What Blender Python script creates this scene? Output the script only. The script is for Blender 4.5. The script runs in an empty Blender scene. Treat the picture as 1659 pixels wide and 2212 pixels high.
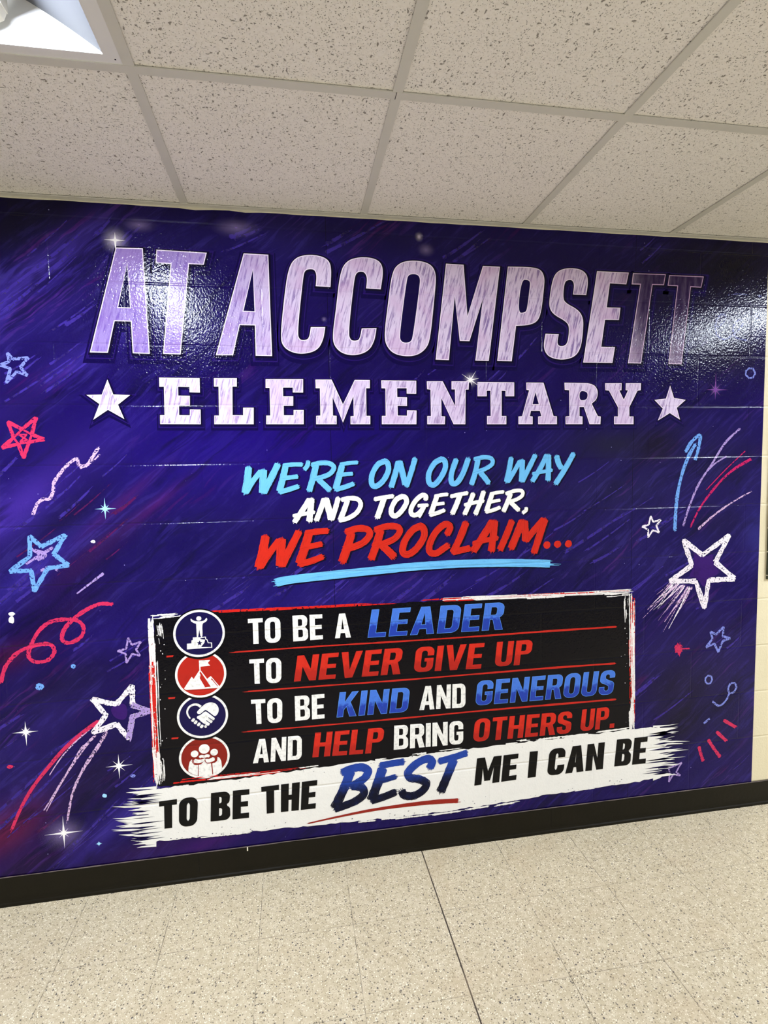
import bpy, math, random
import numpy as np
from mathutils import Vector, Matrix, Euler
from mathutils.geometry import delaunay_2d_cdt

# ------------------------------------------------------------------ camera, light level
SC = bpy.context.scene
FPX = 1178.19                       # focal length in pixels of the 1659 x 2212 frame
CAM = Vector((-0.19892, -2.01042, 1.49413))
YAW, PITCH, ROLL = -0.16648, -0.07320, -0.01792
cam_d = bpy.data.cameras.new('camera')
cam = bpy.data.objects.new('camera', cam_d)
SC.collection.objects.link(cam)
RC = Matrix.Rotation(YAW, 3, 'Z') @ Matrix.Rotation(math.pi / 2 + PITCH, 3, 'X') @ Matrix.Rotation(ROLL, 3, 'Z')
cam.matrix_world = Matrix.Translation(CAM) @ RC.to_4x4()
cam_d.sensor_fit = 'HORIZONTAL'
cam_d.sensor_width = 36.0
cam_d.lens = 36.0 * FPX / 1659.0
cam_d.clip_start = 0.02
SC.camera = cam

world = bpy.data.worlds.new('world')
SC.world = world
world.use_nodes = True
world.node_tree.nodes['Background'].inputs[0].default_value = (0.8, 0.85, 0.9, 1)
world.node_tree.nodes['Background'].inputs[1].default_value = 0.05
SC.view_settings.view_transform = 'Standard'
SC.view_settings.look = 'None'
SC.view_settings.gamma = 1.0
SC.view_settings.use_curve_mapping = False
SC.view_settings.exposure = 0.0
SC.cycles.max_bounces = 8
SC.cycles.transparent_max_bounces = 24
SC.cycles.diffuse_bounces = 5
SC.cycles.sample_clamp_indirect = 6.0

LAMP_POWER = 143.0                    # radiance of the troffers' lit baskets
LAMP_COLOR = (0.92, 1.0, 1.12)

random.seed(7)
rng = np.random.default_rng(7)

# ------------------------------------------------------------------ measured layout (metres)
Z_CEIL = 2.4057
Z_MURAL = 2.4025
Z_BASE = 0.1054
X_MURAL = 1.7574
X_MURAL0 = -2.3
BH, Z0 = 0.20428, 0.10423
GRID_D, GRID_X0, GRID = 0.6410, -0.5283, 0.6096
FLOOR_X0, FLOOR_Y0, TILE = 0.2635, 0.3096, 0.3048
XL, XR, YF = -6.2, 8.2, -3.3       # corridor ends and the wall behind the camera


def W(px, py):
    """a point of the photograph -> its place (X, Z) on the mural wall"""
    d = RC @ Vector(((px - 829.5) / FPX, -(py - 1106.0) / FPX, -1.0))
    t = -CAM.y / d.y
    return (CAM.x + t * d.x, CAM.z + t * d.z)


def zoomed(ox, oy, s):
    return lambda pts: [W(ox + p[0] / s, oy + p[1] / s) for p in pts]


M2P = 620.0                          # photo pixels per metre in the middle of the wall
PX = 1 / M2P


def depth_at(x, z):
    d = Vector((x, 0, z)) - CAM
    return -(RC.transposed() @ d).z


def lin(c):
    out = []
    for v in c[:3]:
        v = v / 255.0
        out.append(v / 12.92 if v <= 0.04045 else ((v + 0.055) / 1.055) ** 2.4)
    return (out[0], out[1], out[2], 1.0)


# ------------------------------------------------------------------ object helpers
COL = SC.collection


def tag(o, label=None, cat=None, group=None, kind=None):
    if label: o['label'] = label
    if cat: o['category'] = cat
    if group: o['group'] = group
    if kind: o['kind'] = kind
    return o


def empty(name, loc=(0, 0, 0)):
    o = bpy.data.objects.new(name, None)
    COL.objects.link(o)
    o.location = loc
    o.empty_display_size = 0.1
    return o


def mesh_obj(name, verts, faces, mats, parent=None, fmat=None, uvs=None, smooth=False):
    me = bpy.data.meshes.new(name)
    me.from_pydata(verts, [], faces)
    for m in (mats if isinstance(mats, (list, tuple)) else [mats]):
        me.materials.append(m)
    if fmat is not None:
        me.polygons.foreach_set('material_index', fmat)
    if uvs is not None:
        lay = me.uv_layers.new(name='UVMap')
        li = np.empty(len(me.loops), dtype=np.int32)
        me.loops.foreach_get('vertex_index', li)
        arr = np.asarray(uvs, dtype=np.float32)[li]
        lay.data.foreach_set('uv', arr.ravel())
    if smooth:
        me.polygons.foreach_set('use_smooth', [True] * len(me.polygons))
    me.update()
    o = bpy.data.objects.new(name, me)
    COL.objects.link(o)
    if parent is not None:
        o.parent = parent
        o.matrix_parent_inverse = Matrix.Translation(-Vector(parent_loc(parent)))
    return o


def parent_loc(p):
    return Vector(p.location) if p.parent is None else Vector((0, 0, 0))


def inside(p, poly):
    x, y = p
    c = False
    for i in range(len(poly)):
        x1, y1 = poly[i - 1]; x2, y2 = poly[i]
        if (y1 > y) != (y2 > y) and x < (x2 - x1) * (y - y1) / (y2 - y1) + x1:
            c = not c
    return c


class MB:
    """collects boxes / prisms / sheets into one mesh"""
    def __init__(s):
        s.v, s.f, s.m, s.uv = [], [], [], []

    def box(s, a, b, m=0):
        x0, y0, z0 = a; x1, y1, z1 = b
        n = len(s.v)
        s.v += [(x0, y0, z0), (x1, y0, z0), (x1, y1, z0), (x0, y1, z0),
                (x0, y0, z1), (x1, y0, z1), (x1, y1, z1), (x0, y1, z1)]
        s.uv += [(0, 0)] * 8
        for q in ((0, 3, 2, 1), (4, 5, 6, 7), (0, 1, 5, 4), (1, 2, 6, 5), (2, 3, 7, 6), (3, 0, 4, 7)):
            s.f.append(tuple(n + i for i in q)); s.m.append(m)

    def face(s, pts, m=0):
        n = len(s.v)
        s.v += [tuple(p) for p in pts]
        s.uv += [(0, 0)] * len(pts)
        s.f.append(tuple(range(n, n + len(pts)))); s.m.append(m)

    def sweep(s, prof, axis, a, b, m=0):
        """profile [(p, q)] swept along x or y from a to b (open sheet)"""
        n = len(s.v)
        for t in (a, b):
            for p, q in prof:
                s.v.append((t, p, q) if axis == 'x' else (p, t, q)); s.uv.append((0, 0))
        k = len(prof)
        for i in range(k - 1):
            s.f.append((n + i, n + i + 1, n + k + i + 1, n + k + i)); s.m.append(m)

    # ---- flat artwork on the wall plane: points are (X, Z), depth y
    def flat(s, outer, holes=(), y=-0.001, m=0, uvf=None):
        pts, edges, faces = [], [], []
        for loop in [outer] + list(holes):
            k = len(pts)
            pts += [Vector(p) for p in loop]
            edges += [(k + i, k + (i + 1) % len(loop)) for i in range(len(loop))]
        r = delaunay_2d_cdt(pts, edges, [], 1, 1e-6)
        n = len(s.v)
        for p in r[0]:
            s.v.append((p[0], y, p[1]))
            s.uv.append(uvf(p[0], p[1]) if uvf else (0, 0))
        for fc in r[2]:
            a, b, c = (r[0][i] for i in fc[:3])
            ar = (b[0] - a[0]) * (c[1] - a[1]) - (b[1] - a[1]) * (c[0] - a[0])
            if abs(ar) < 1e-12:
                continue
            if holes:
                g = ((a[0] + b[0] + c[0]) / 3, (a[1] + b[1] + c[1]) / 3)
                if any(inside(g, h) for h in holes):
                    continue
            fc = list(fc) if ar > 0 else list(fc)[::-1]
            s.f.append(tuple(n + i for i in fc)); s.m.append(m)

    def quadstrip(s, A, B, y, m=0, uA=None, uB=None):
        n = len(s.v)
        k = len(A)
        for i in range(k):
            s.v.append((A[i][0], y - .00004 * i / k, A[i][1])); s.uv.append(uA[i] if uA else (0, 0))
        for i in range(k):
            s.v.append((B[i][0], y - .00004 * i / k, B[i][1])); s.uv.append(uB[i] if uB else (0, 0))
        for i in range(k - 1):
            q = [n + i, n + i + 1, n + k + i + 1, n + k + i]
            a, b, c, d = (s.v[j] for j in q)
            ar = (c[0] - a[0]) * (d[2] - b[2]) - (c[2] - a[2]) * (d[0] - b[0])
            if ar < 0:
                q = q[::-1]
            s.f.append(tuple(q)); s.m.append(m)

    def build(s, name, mats, parent=None, smooth=False):
        return mesh_obj(name, s.v, s.f, mats, parent, s.m, s.uv, smooth)


# ------------------------------------------------------------------ 2-D shape helpers
def area(p):
    return 0.5 * sum(p[i][0] * p[(i + 1) % len(p)][1] - p[(i + 1) % len(p)][0] * p[i][1] for i in range(len(p)))


def chaikin(pts, sharp=(), it=2):
    """round every corner of a closed outline that is not listed as sharp"""
    fl = [i in sharp for i in range(len(pts))]
    for _ in range(it):
        o, g = [], []
        n = len(pts)
        for i in range(n):
            if fl[i]:
                o.append(pts[i]); g.append(True); continue
            a, b, c = pts[i - 1], pts[i], pts[(i + 1) % n]
            o.append((b[0] * .75 + a[0] * .25, b[1] * .75 + a[1] * .25)); g.append(False)
            o.append((b[0] * .75 + c[0] * .25, b[1] * .75 + c[1] * .25)); g.append(False)
        pts, fl = o, g
    return pts


def offset(p, d, lim=2.2):
    """grow (d > 0) a closed outline"""
    n = len(p)
    sg = 1 if area(p) > 0 else -1
    out = []
    for i in range(n):
        a, b, c = Vector(p[i - 1]), Vector(p[i]), Vector(p[(i + 1) % n])
        e1, e2 = (b - a), (c - b)
        if e1.length < 1e-7 or e2.length < 1e-7:
            out.append(tuple(b)); continue
        e1.normalize(); e2.normalize()
        n1 = Vector((e1.y, -e1.x)) * sg
        n2 = Vector((e2.y, -e2.x)) * sg
        m = n1 + n2
        if m.length < 1e-4:
            out.append(tuple(b + n1 * d)); continue
        m.normalize()
        k = min(lim, 1.0 / max(0.2, m.dot(n1)))
        out.append(tuple(b + m * d * k))
    return out


def catmull(pts, n=10):
    P = [pts[0]] + list(pts) + [pts[-1]]
    out = []
    for i in range(1, len(P) - 2):
        p0, p1, p2, p3 = (Vector(q) for q in P[i - 1:i + 3])
        for k in range(n):
            t = k / n
            out.append(0.5 * ((2 * p1) + (p2 - p0) * t + (2 * p0 - 5 * p1 + 4 * p2 - p3) * t * t + (3 * p1 - p0 - 3 * p2 + p3) * t ** 3))
    out.append(Vector(P[-2]))
    return out


def stroke(mb, pts, w, y, m=0, lanes=7, rag0=0.25, rag1=0.6, smooth=True, taper=(1, 1), jit=0.06, seed=None, gaps=0.0, uvf=None):
    """a bristle brush stroke: parallel lanes, ragged at both ends"""
    # pixel sizes were read off the photo: bring them to metres at this place on the wall
    mid = pts[len(pts) // 2]
    w = w * depth_at(*mid) / FPX * 1.05 / PX
    r = random.Random(seed if seed is not None else len(mb.v) + 11)
    if smooth and len(pts) > 2:
        c = catmull(pts, 9)
    else:
        c = []
        for i in range(len(pts) - 1):
            a, b = Vector(pts[i]), Vector(pts[i + 1])
            c += [a.lerp(b, k / 8) for k in range(8)]
        c.append(Vector(pts[-1]))
    n = len(c)
    L = [0.0]
    for i in range(1, n):
        L.append(L[-1] + (c[i] - c[i - 1]).length)
    tot = max(L[-1], 1e-6)
    nor = []
    for i in range(n):
        d = c[min(n - 1, i + 1)] - c[max(0, i - 1)]
        if d.length < 1e-9: d = Vector((1, 0))
        d.normalize()
        nor.append(Vector((-d.y, d.x)))
    d0 = (c[1] - c[0]).normalized() if (c[1] - c[0]).length > 0 else Vector((1, 0))
    d1 = (c[-1] - c[-2]).normalized() if (c[-1] - c[-2]).length > 0 else Vector((1, 0))
    wob = [r.uniform(-jit, jit) for _ in range(n)]
    wid = [w * (taper[0] + (taper[1] - taper[0]) * L[i] / tot) for i in range(n)]
    for k in range(lanes):
        a, b = -0.5 + k / lanes, -0.5 + (k + 1) / lanes
        e0, e1 = r.uniform(-rag0, rag0) * w, r.uniform(-rag1, rag1) * w
        # rounded overall end
        cap = 0.35 * w * (1 - (2 * (a + b) / 2) ** 2) - .1 * w
        A, B, ua, ub = [], [], [], []
        pa = [c[0] - d0 * (max(0, e0) + cap)] + c + [c[-1] + d1 * (e1 + cap)]
        for i in range(-1, n + 1):
            j = min(max(i, 0), n - 1)
            q = pa[i + 1]
            ww = wid[j] * (1 + wob[j] * (1 if k in (0, lanes - 1) else 0))
            aa, bb = a, b
            if gaps and i > n * .55 and k % 2 == 1:
                bb = a + (b - a) * (1 - gaps * (i - n * .55) / (n * .45))
            if i == -1 or i == n:
                mid = (aa + bb) / 2
                aa, bb = mid + (aa - mid) * .35, mid + (bb - mid) * .35
            A.append(q + nor[j] * aa * ww)
            B.append(q + nor[j] * bb * ww)
            s = (L[j] if 0 <= i < n else (0 if i < 0 else tot)) * 1.0
            if uvf:
                ua.append(uvf(A[-1][0], A[-1][1])); ub.append(uvf(B[-1][0], B[-1][1]))
            else:
                ua.append((s, aa * w)); ub.append((s, bb * w))
        mb.quadstrip(A, B, y, m, ua, ub)


def ellipse(cx, cy, rx, ry, n=48, rot=0.0):
    c, s = math.cos(rot), math.sin(rot)
    o = []
    for i in range(n):
        a = 2 * math.pi * i / n
        x, y = rx * math.cos(a), ry * math.sin(a)
        o.append((cx + x * c - y * s, cy + x * s + y * c))
    return o


def smoothpath(pts, n=8):
    return [tuple(q) for q in catmull(pts, n)]

# ------------------------------------------------------------------ materials
class NT:
    def __init__(s, tree):
        s.t = tree

    def n(s, typ, **kw):
        nd = s.t.nodes.new(typ)
        for k, v in kw.items():
            if k.startswith('i_'):
                key = k[2:]
                key = int(key) if key.isdigit() else key.replace('_', ' ')
                s.set(nd.inputs[key], v)
            else:
                setattr(nd, k, v)
        return nd

    def set(s, inp, v):
        if isinstance(v, bpy.types.NodeSocket):
            s.t.links.new(v, inp)
        else:
            inp.default_value = v

    def math(s, op, a, b=None, c=None, clamp=False):
        nd = s.n('ShaderNodeMath', operation=op, use_clamp=clamp)
        s.set(nd.inputs[0], a)
        if b is not None: s.set(nd.inputs[1], b)
        if c is not None: s.set(nd.inputs[2], c)
        return nd.outputs[0]

    def smooth(s, v, a, b, lo=0.0, hi=1.0):
        nd = s.n('ShaderNodeMapRange', interpolation_type='SMOOTHSTEP')
        s.set(nd.inputs[0], v)
        nd.inputs[1].default_value = a; nd.inputs[2].default_value = b
        nd.inputs[3].default_value = lo; nd.inputs[4].default_value = hi
        return nd.outputs[0]

    def mix(s, f, a, b, typ='MIX'):
        nd = s.n('ShaderNodeMix', data_type='RGBA', blend_type=typ)
        s.set(nd.inputs[0], f)
        s.set(nd.inputs[6], a); s.set(nd.inputs[7], b)
        return nd.outputs[2]

    def noise(s, vec, scale, detail=2.0, rough=.5, dist=0.0):
        nd = s.n('ShaderNodeTexNoise')
        s.set(nd.inputs['Vector'], vec)
        nd.inputs['Scale'].default_value = scale
        nd.inputs['Detail'].default_value = detail
        nd.inputs['Roughness'].default_value = rough
        nd.inputs['Distortion'].default_value = dist
        return nd.outputs[0]

    def voro(s, vec, scale, feature='F1', rnd=1.0):
        nd = s.n('ShaderNodeTexVoronoi', feature=feature)
        s.set(nd.inputs['Vector'], vec)
        nd.inputs['Scale'].default_value = scale
        nd.inputs['Randomness'].default_value = rnd
        return nd

    def pos(s):
        return s.n('ShaderNodeNewGeometry').outputs['Position']

    def mapping(s, vec, scale=(1, 1, 1), rot=(0, 0, 0), loc=(0, 0, 0)):
        nd = s.n('ShaderNodeMapping')
        s.set(nd.inputs[0], vec)
        nd.inputs['Location'].default_value = loc
        nd.inputs['Rotation'].default_value = rot
        nd.inputs['Scale'].default_value = scale
        return nd.outputs[0]


def new_mat(name):
    m = bpy.data.materials.new(name)
    m.use_nodes = True
    nt = m.node_tree
    bs = nt.nodes['Principled BSDF']
    return m, NT(nt), bs


# the relief of the painted block wall, shared by the wall, the mural and everything printed on it
VJ_EVEN = [-2.330, -1.875, -1.419, -0.965, -0.508, -0.052, 0.545, 1.000, 1.448, 1.899]
VJ_ODD = [-2.097, -1.640, -1.184, -0.736, -0.285, 0.308, 0.770, 1.225, 1.684, 2.137]


def make_relief():
    g = bpy.data.node_groups.new('block_wall_relief', 'ShaderNodeTree')
    g.interface.new_socket(name='Normal', in_out='OUTPUT', socket_type='NodeSocketVector')
    out = g.nodes.new('NodeGroupOutput')
    N = NT(g)
    P = N.pos()
    sep = N.n('ShaderNodeSeparateXYZ'); g.links.new(P, sep.inputs[0])
    # small wander so the joints are not ruler straight
    wob = N.noise(P, 9.0, 2)
    wz = N.math('MULTIPLY_ADD', wob, 0.004, N.math('SUBTRACT', sep.outputs[2], Z0 + 0.002))
    k = N.math('DIVIDE', wz, BH)
    row = N.math('FLOOR', k)
    fr = N.math('SUBTRACT', k, row)
    dz = N.math('MULTIPLY', N.math('MINIMUM', fr, N.math('SUBTRACT', 1.0, fr)), BH)
    odd = N.math('ABSOLUTE', N.math('MODULO', row, 2.0))      # 1 on odd courses
    wx = N.math('MULTIPLY_ADD', wob, 0.004, N.math('SUBTRACT', sep.outputs[0], 0.002))

    def dist(js):
        d = None
        for x in js:
            e = N.math('ABSOLUTE', N.math('SUBTRACT', wx, x))
            d = e if d is None else N.math('MINIMUM', d, e)
        return d
    de, do = dist(VJ_EVEN), dist(VJ_ODD)
    mixd = N.n('ShaderNodeMix', data_type='FLOAT')
    N.set(mixd.inputs[0], odd); N.set(mixd.inputs[2], de); N.set(mixd.inputs[3], do)
    dv = mixd.outputs[0]
    hh = N.smooth(dz, 0.0008, 0.0058, 0.0, 1.0)
    hv = N.smooth(dv, 0.0008, 0.0048, 0.45, 1.0)
    groove = N.math('MINIMUM', hh, hv)
    # every block sits a touch differently
    peel = N.noise(N.mapping(P, (1, 1, .8)), 150.0, 1.5, .5, .4)
    pit = N.noise(P, 34.0, 2.0)
    h = N.math('MULTIPLY', groove, 0.0013)
    h = N.math('MULTIPLY_ADD', peel, RELIEF_PEEL, h)
    h = N.math('MULTIPLY_ADD', pit, 0.00050, h)
    b = N.n('ShaderNodeBump')
    b.inputs['Strength'].default_value = 1.0
    b.inputs['Distance'].default_value = 1.0
    N.set(b.inputs['Height'], h)
    g.links.new(b.outputs[0], out.inputs[0])
    return g


RELIEF_PEEL = 0.00075
RELIEF = make_relief()
GLOSS, SPEC = 0.10, 0.17


def relief(N, bs):
    gr = N.n('ShaderNodeGroup')
    gr.node_tree = RELIEF
    N.t.links.new(gr.outputs[0], bs.inputs['Normal'])


def film(name, colour, rough=GLOSS, mott=0.12, mscale=40.0, second=None, splits=None, grain=None, fade=None, alpha=None, streak=None, low=None, dusk=None):
    """printed vinyl: one ink colour, slightly mottled; optional second ink towards the foot of a letter"""
    m, N, bs = new_mat(name)
    P = N.pos()
    c = N.n('ShaderNodeRGB'); c.outputs[0].default_value = lin(colour)
    col = c.outputs[0]
    if second:
        uv = N.n('ShaderNodeUVMap').outputs[0]
        sp = N.n('ShaderNodeSeparateXYZ'); N.set(sp.inputs[0], uv)
        nz = N.noise(P, 70.0, 3)
        v = N.math('MULTIPLY_ADD', N.math('SUBTRACT', nz, .5), splits[2], sp.outputs[1])
        f = N.smooth(v, splits[0], splits[1], 1.0, 0.0)
        col = N.mix(f, col, lin(second))
    if streak:
        uv = N.n('ShaderNodeUVMap').outputs[0]
        s = N.noise(N.mapping(uv, (9, 420, 1)), 1.0, 3, .6)
        col = N.mix(N.smooth(s, .56, .68, 0, streak[1]), col, lin(streak[0]))
        col = N.mix(N.smooth(s, .42, .30, 0, .5), col, lin(streak[2]))
    if grain:
        q = N.mapping(P, (1, 1, 1), (0, math.radians(-14), 0))
        q = N.mapping(q, (125, 1, 12))
        s = N.noise(q, 1.0, 4, .65, .6)
        col = N.mix(N.smooth(s, .47, .64, 0, .85), col, lin(grain))
        s2 = N.noise(P, 11.0, 2)
        col = N.mix(N.smooth(s2, .42, .68, 0, .6), col, lin(low))
    if fade:
        sp = N.n('ShaderNodeSeparateXYZ'); N.set(sp.inputs[0], P)
        fx = N.smooth(sp.outputs[0], fade[0], fade[1])
        fz = N.smooth(sp.outputs[2], 1.83, 2.14, .55, 1.0)
        nz = N.noise(N.mapping(P, (60, 1, 9)), 1.0, 3)
        f = N.math('MULTIPLY', fx, fz)
        f = N.math('MULTIPLY', f, N.smooth(nz, .3, .6, 0.92, 1.0))
        col = N.mix(f, col, lin(fade[2]))
    if dusk:
        sp = N.n('ShaderNodeSeparateXYZ'); N.set(sp.inputs[0], P)
        col = N.mix(N.smooth(sp.outputs[0], dusk[0], dusk[1], dusk[3], 0.0), col, lin(dusk[2]))
    n1 = N.noise(P, mscale, 3)
    col = N.mix(N.smooth(n1, .45, .75, 0, mott), col, tuple(v * .35 for v in lin(colour)[:3]) + (1,))
    N.set(bs.inputs['Base Color'], col)
    bs.inputs['Roughness'].default_value = rough
    bs.inputs['Specular IOR Level'].default_value = SPEC
    if alpha:
        uv = N.n('ShaderNodeUVMap').outputs[0]
        a = N.noise(P, alpha[0], 3, .6)
        N.set(bs.inputs['Alpha'], N.smooth(a, alpha[1], alpha[2]))
    relief(N, bs)
    return m


M = {}


def make_print():
    m, N, bs = new_mat('mural_print')
    at = N.n('ShaderNodeVertexColor', layer_name='ink')
    P = N.pos()
    q = N.mapping(P, (1, 1, 1), (0, math.radians(40), 0))      # x runs along the brush strokes
    warp = N.noise(P, 5.0, 2)
    sp = N.n('ShaderNodeSeparateXYZ'); N.set(sp.inputs[0], q)
    zz = N.math('MULTIPLY_ADD', N.math('SUBTRACT', warp, .5), .045, sp.outputs[2])
    cb = N.n('ShaderNodeCombineXYZ'); N.set(cb.inputs[0], sp.outputs[0]); N.set(cb.inputs[2], zz)
    v = cb.outputs[0]
    bristle = N.noise(N.mapping(v, (5, 1, 60)), 1.0, 4, .62, .5)
    patch = N.noise(N.mapping(v, (2.2, 1, 8)), 1.0, 4, .6, .9)
    edge = N.noise(N.mapping(v, (16, 1, 30)), 1.0, 3, .6, 1.2)
    a = at.outputs['Alpha']
    pm = N.smooth(N.math('MULTIPLY_ADD', edge, .30, patch), .56, .74)
    bm = N.smooth(bristle, .50, .60)
    f = N.math('MULTIPLY', N.math('MULTIPLY', pm, N.math('MULTIPLY_ADD', bm, .75, .25)), a)
    light = N.mix(1.0, at.outputs['Color'], lin((48, 40, 104)), 'ADD')
    col = N.mix(N.math('MULTIPLY', f, .62), at.outputs['Color'], light)
    # dark dry strokes
    p2 = N.noise(N.mapping(v, (2.1, 1, 9), loc=(3, 0, 5)), 1.0, 3, .6, .8)
    dk = N.math('MULTIPLY', N.smooth(p2, .52, .66), N.smooth(bristle, .62, .42))
    col = N.mix(N.math('MULTIPLY', dk, .66), col, lin((8, 4, 40)))
    # faint plum veils
    p3 = N.noise(N.mapping(v, (1.7, 1, 8), loc=(9, 0, 2)), 1.0, 2, .5, .6)
    col = N.mix(N.math('MULTIPLY', N.math('MULTIPLY', N.smooth(p3, .55, .70), bm), N.math('MULTIPLY', a, .28)), col, lin((110, 22, 92)))
    # sprayed specks
    vo = N.voro(P, 46.0)
    sc = N.n('ShaderNodeSeparateColor'); N.set(sc.inputs[0], vo.outputs['Color'])
    dot = N.math('MULTIPLY', N.smooth(vo.outputs['Distance'], .10, .05), N.math('GREATER_THAN', sc.outputs[0], .955))
    col = N.mix(N.math('MULTIPLY', dot, .7), col, lin((165, 160, 225)))
    N.set(bs.inputs['Base Color'], col)
    bs.inputs['Roughness'].default_value = GLOSS
    bs.inputs['Specular IOR Level'].default_value = SPEC
    relief(N, bs)
    return m


def make_wall_paint():
    m, N, bs = new_mat('cream_block_paint')
    P = N.pos()
    n1 = N.noise(P, 3.0, 3)
    col = N.mix(N.smooth(n1, .35, .7), lin((226, 215, 182)), lin((218, 206, 170)))
    N.set(bs.inputs['Base Color'], col)
    bs.inputs['Roughness'].default_value = .42
    bs.inputs['Specular IOR Level'].default_value = .35
    relief(N, bs)
    return m


def plain(name, colour, rough=.5, spec=.4, metal=0.0, bump=None, mott=0.0, mscale=20.0):
    m, N, bs = new_mat(name)
    P = N.pos()
    n1 = N.noise(P, mscale, 3)
    col = N.mix(N.smooth(n1, .4, .75, 0, mott), lin(colour), tuple(v * .5 for v in lin(colour)[:3]) + (1,))
    N.set(bs.inputs['Base Color'], col)
    bs.inputs['Roughness'].default_value = rough
    bs.inputs['Specular IOR Level'].default_value = spec
    bs.inputs['Metallic'].default_value = metal
    if bump:
        b = N.n('ShaderNodeBump')
        b.inputs['Distance'].default_value = bump[1]
        N.set(b.inputs['Height'], N.noise(P, bump[0], 2))
        N.t.links.new(b.outputs[0], bs.inputs['Normal'])
    return m


def glow_mat(name, colour, power, peak):
    """soft printed glow: ink that thins out from the middle (u = distance from the middle)"""
    m, N, bs = new_mat(name)
    uv = N.n('ShaderNodeUVMap').outputs[0]
    sp = N.n('ShaderNodeSeparateXYZ'); N.set(sp.inputs[0], uv)
    f = N.math('POWER', N.math('SUBTRACT', 1.0, sp.outputs[0], clamp=True), power)
    bs.inputs['Base Color'].default_value = lin(colour)
    bs.inputs['Roughness'].default_value = GLOSS
    bs.inputs['Specular IOR Level'].default_value = SPEC
    N.set(bs.inputs['Alpha'], N.math('MULTIPLY', f, peak))
    relief(N, bs)
    return m


def make_floor():
    m, N, bs = new_mat('speckled_floor_tile')
    P = N.pos()
    sep = N.n('ShaderNodeSeparateXYZ'); N.set(sep.inputs[0], P)
    tx = N.math('DIVIDE', N.math('SUBTRACT', sep.outputs[0], FLOOR_X0), TILE)
    ty = N.math('DIVIDE', N.math('ADD', sep.outputs[1], FLOOR_Y0), TILE)
    ix, iy = N.math('ROUND', tx), N.math('ROUND', ty)
    dx = N.math('MULTIPLY', N.math('ABSOLUTE', N.math('SUBTRACT', tx, ix)), TILE)
    dy = N.math('MULTIPLY', N.math('ABSOLUTE', N.math('SUBTRACT', ty, iy)), TILE)
    cell = N.n('ShaderNodeCombineXYZ')
    N.set(cell.inputs[0], N.math('FLOOR', tx)); N.set(cell.inputs[1], N.math('FLOOR', ty))
    wn = N.n('ShaderNodeTexWhiteNoise', noise_dimensions='2D'); N.set(wn.inputs['Vector'], cell.outputs[0])
    # each tile's chips are its own
    off = N.n('ShaderNodeVectorMath', operation='SCALE'); N.set(off.inputs[0], wn.outputs['Color']); off.inputs['Scale'].default_value = 3.0
    vv = N.n('ShaderNodeVectorMath', operation='ADD'); N.set(vv.inputs[0], P); N.set(vv.inputs[1], off.outputs[0])
    pv = vv.outputs[0]
    wa = N.n('ShaderNodeTexNoise'); N.set(wa.inputs['Vector'], pv); wa.inputs['Scale'].default_value = 120; wa.inputs['Detail'].default_value = 1
    ws = N.n('ShaderNodeVectorMath', operation='SCALE'); N.set(ws.inputs[0], wa.outputs['Color']); ws.inputs['Scale'].default_value = .007
    pw = N.n('ShaderNodeVectorMath', operation='ADD'); N.set(pw.inputs[0], pv); N.set(pw.inputs[1], ws.outputs[0])
    pw = pw.outputs[0]
    base = N.mix(N.smooth(N.noise(pv, 60, 3), .35, .7), lin(FLOOR_A), lin(FLOOR_B))
    base = N.mix(N.math('MULTIPLY', wn.outputs['Value'], .22), base, lin((206, 190, 160)))

    def chips(sc, thr, r, colr, amt):
        nonlocal base
        vo = N.voro(pw, sc)
        s = N.n('ShaderNodeSeparateColor'); N.set(s.inputs[0], vo.outputs['Color'])
        rr = N.math('MULTIPLY_ADD', s.outputs[1], r * .6, r * .55)
        f = N.smooth(N.math('SUBTRACT', vo.outputs['Distance'], rr), .05, -.05)
        f = N.math('MULTIPLY', f, N.math('GREATER_THAN', s.outputs[0], thr))
        base = N.mix(N.math('MULTIPLY', f, amt), base, lin(colr))
    chips(190, .5, .36, (244, 236, 214), .8)
    chips(165, .45, .30, (128, 116, 92), .85)
    chips(280, .50, .30, (150, 136, 108), .8)
    chips(125, .52, .27, (92, 84, 74), .92)
    chips(88, .72, .23, (76, 72, 74), .92)
    # joints: hairlines, one opened wider
    jn = N.noise(P, 22.0, 2)
    jw = N.smooth(jn, .35, .65, .25, 1.0)
    main = N.math('COMPARE', ix, 0.0, .5)
    wx = N.math('MULTIPLY_ADD', main, .0012, .0010)
    jx = N.math('LESS_THAN', dx, wx)
    jx = N.math('MULTIPLY', jx, N.math('MAXIMUM', N.math('MULTIPLY', jw, .8), main))
    jy = N.math('MULTIPLY', N.math('LESS_THAN', dy, .0009), N.math('MULTIPLY', jw, .6))
    j = N.math('MAXIMUM', jx, jy)
    col = N.mix(j, base, lin((58, 50, 44)))
    # scuffs
    col = N.mix(N.smooth(N.noise(P, 4.5, 3), .52, .72, 0, .25), col, lin((186, 164, 132)))
    N.set(bs.inputs['Base Color'], col)
    bs.inputs['Roughness'].default_value = .46
    bs.inputs['Specular IOR Level'].default_value = .28
    return m


FLOOR_A, FLOOR_B = (190, 176, 147), (206, 193, 166)
TILE_A, TILE_B = (250, 247, 240), (242, 238, 229)


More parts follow.
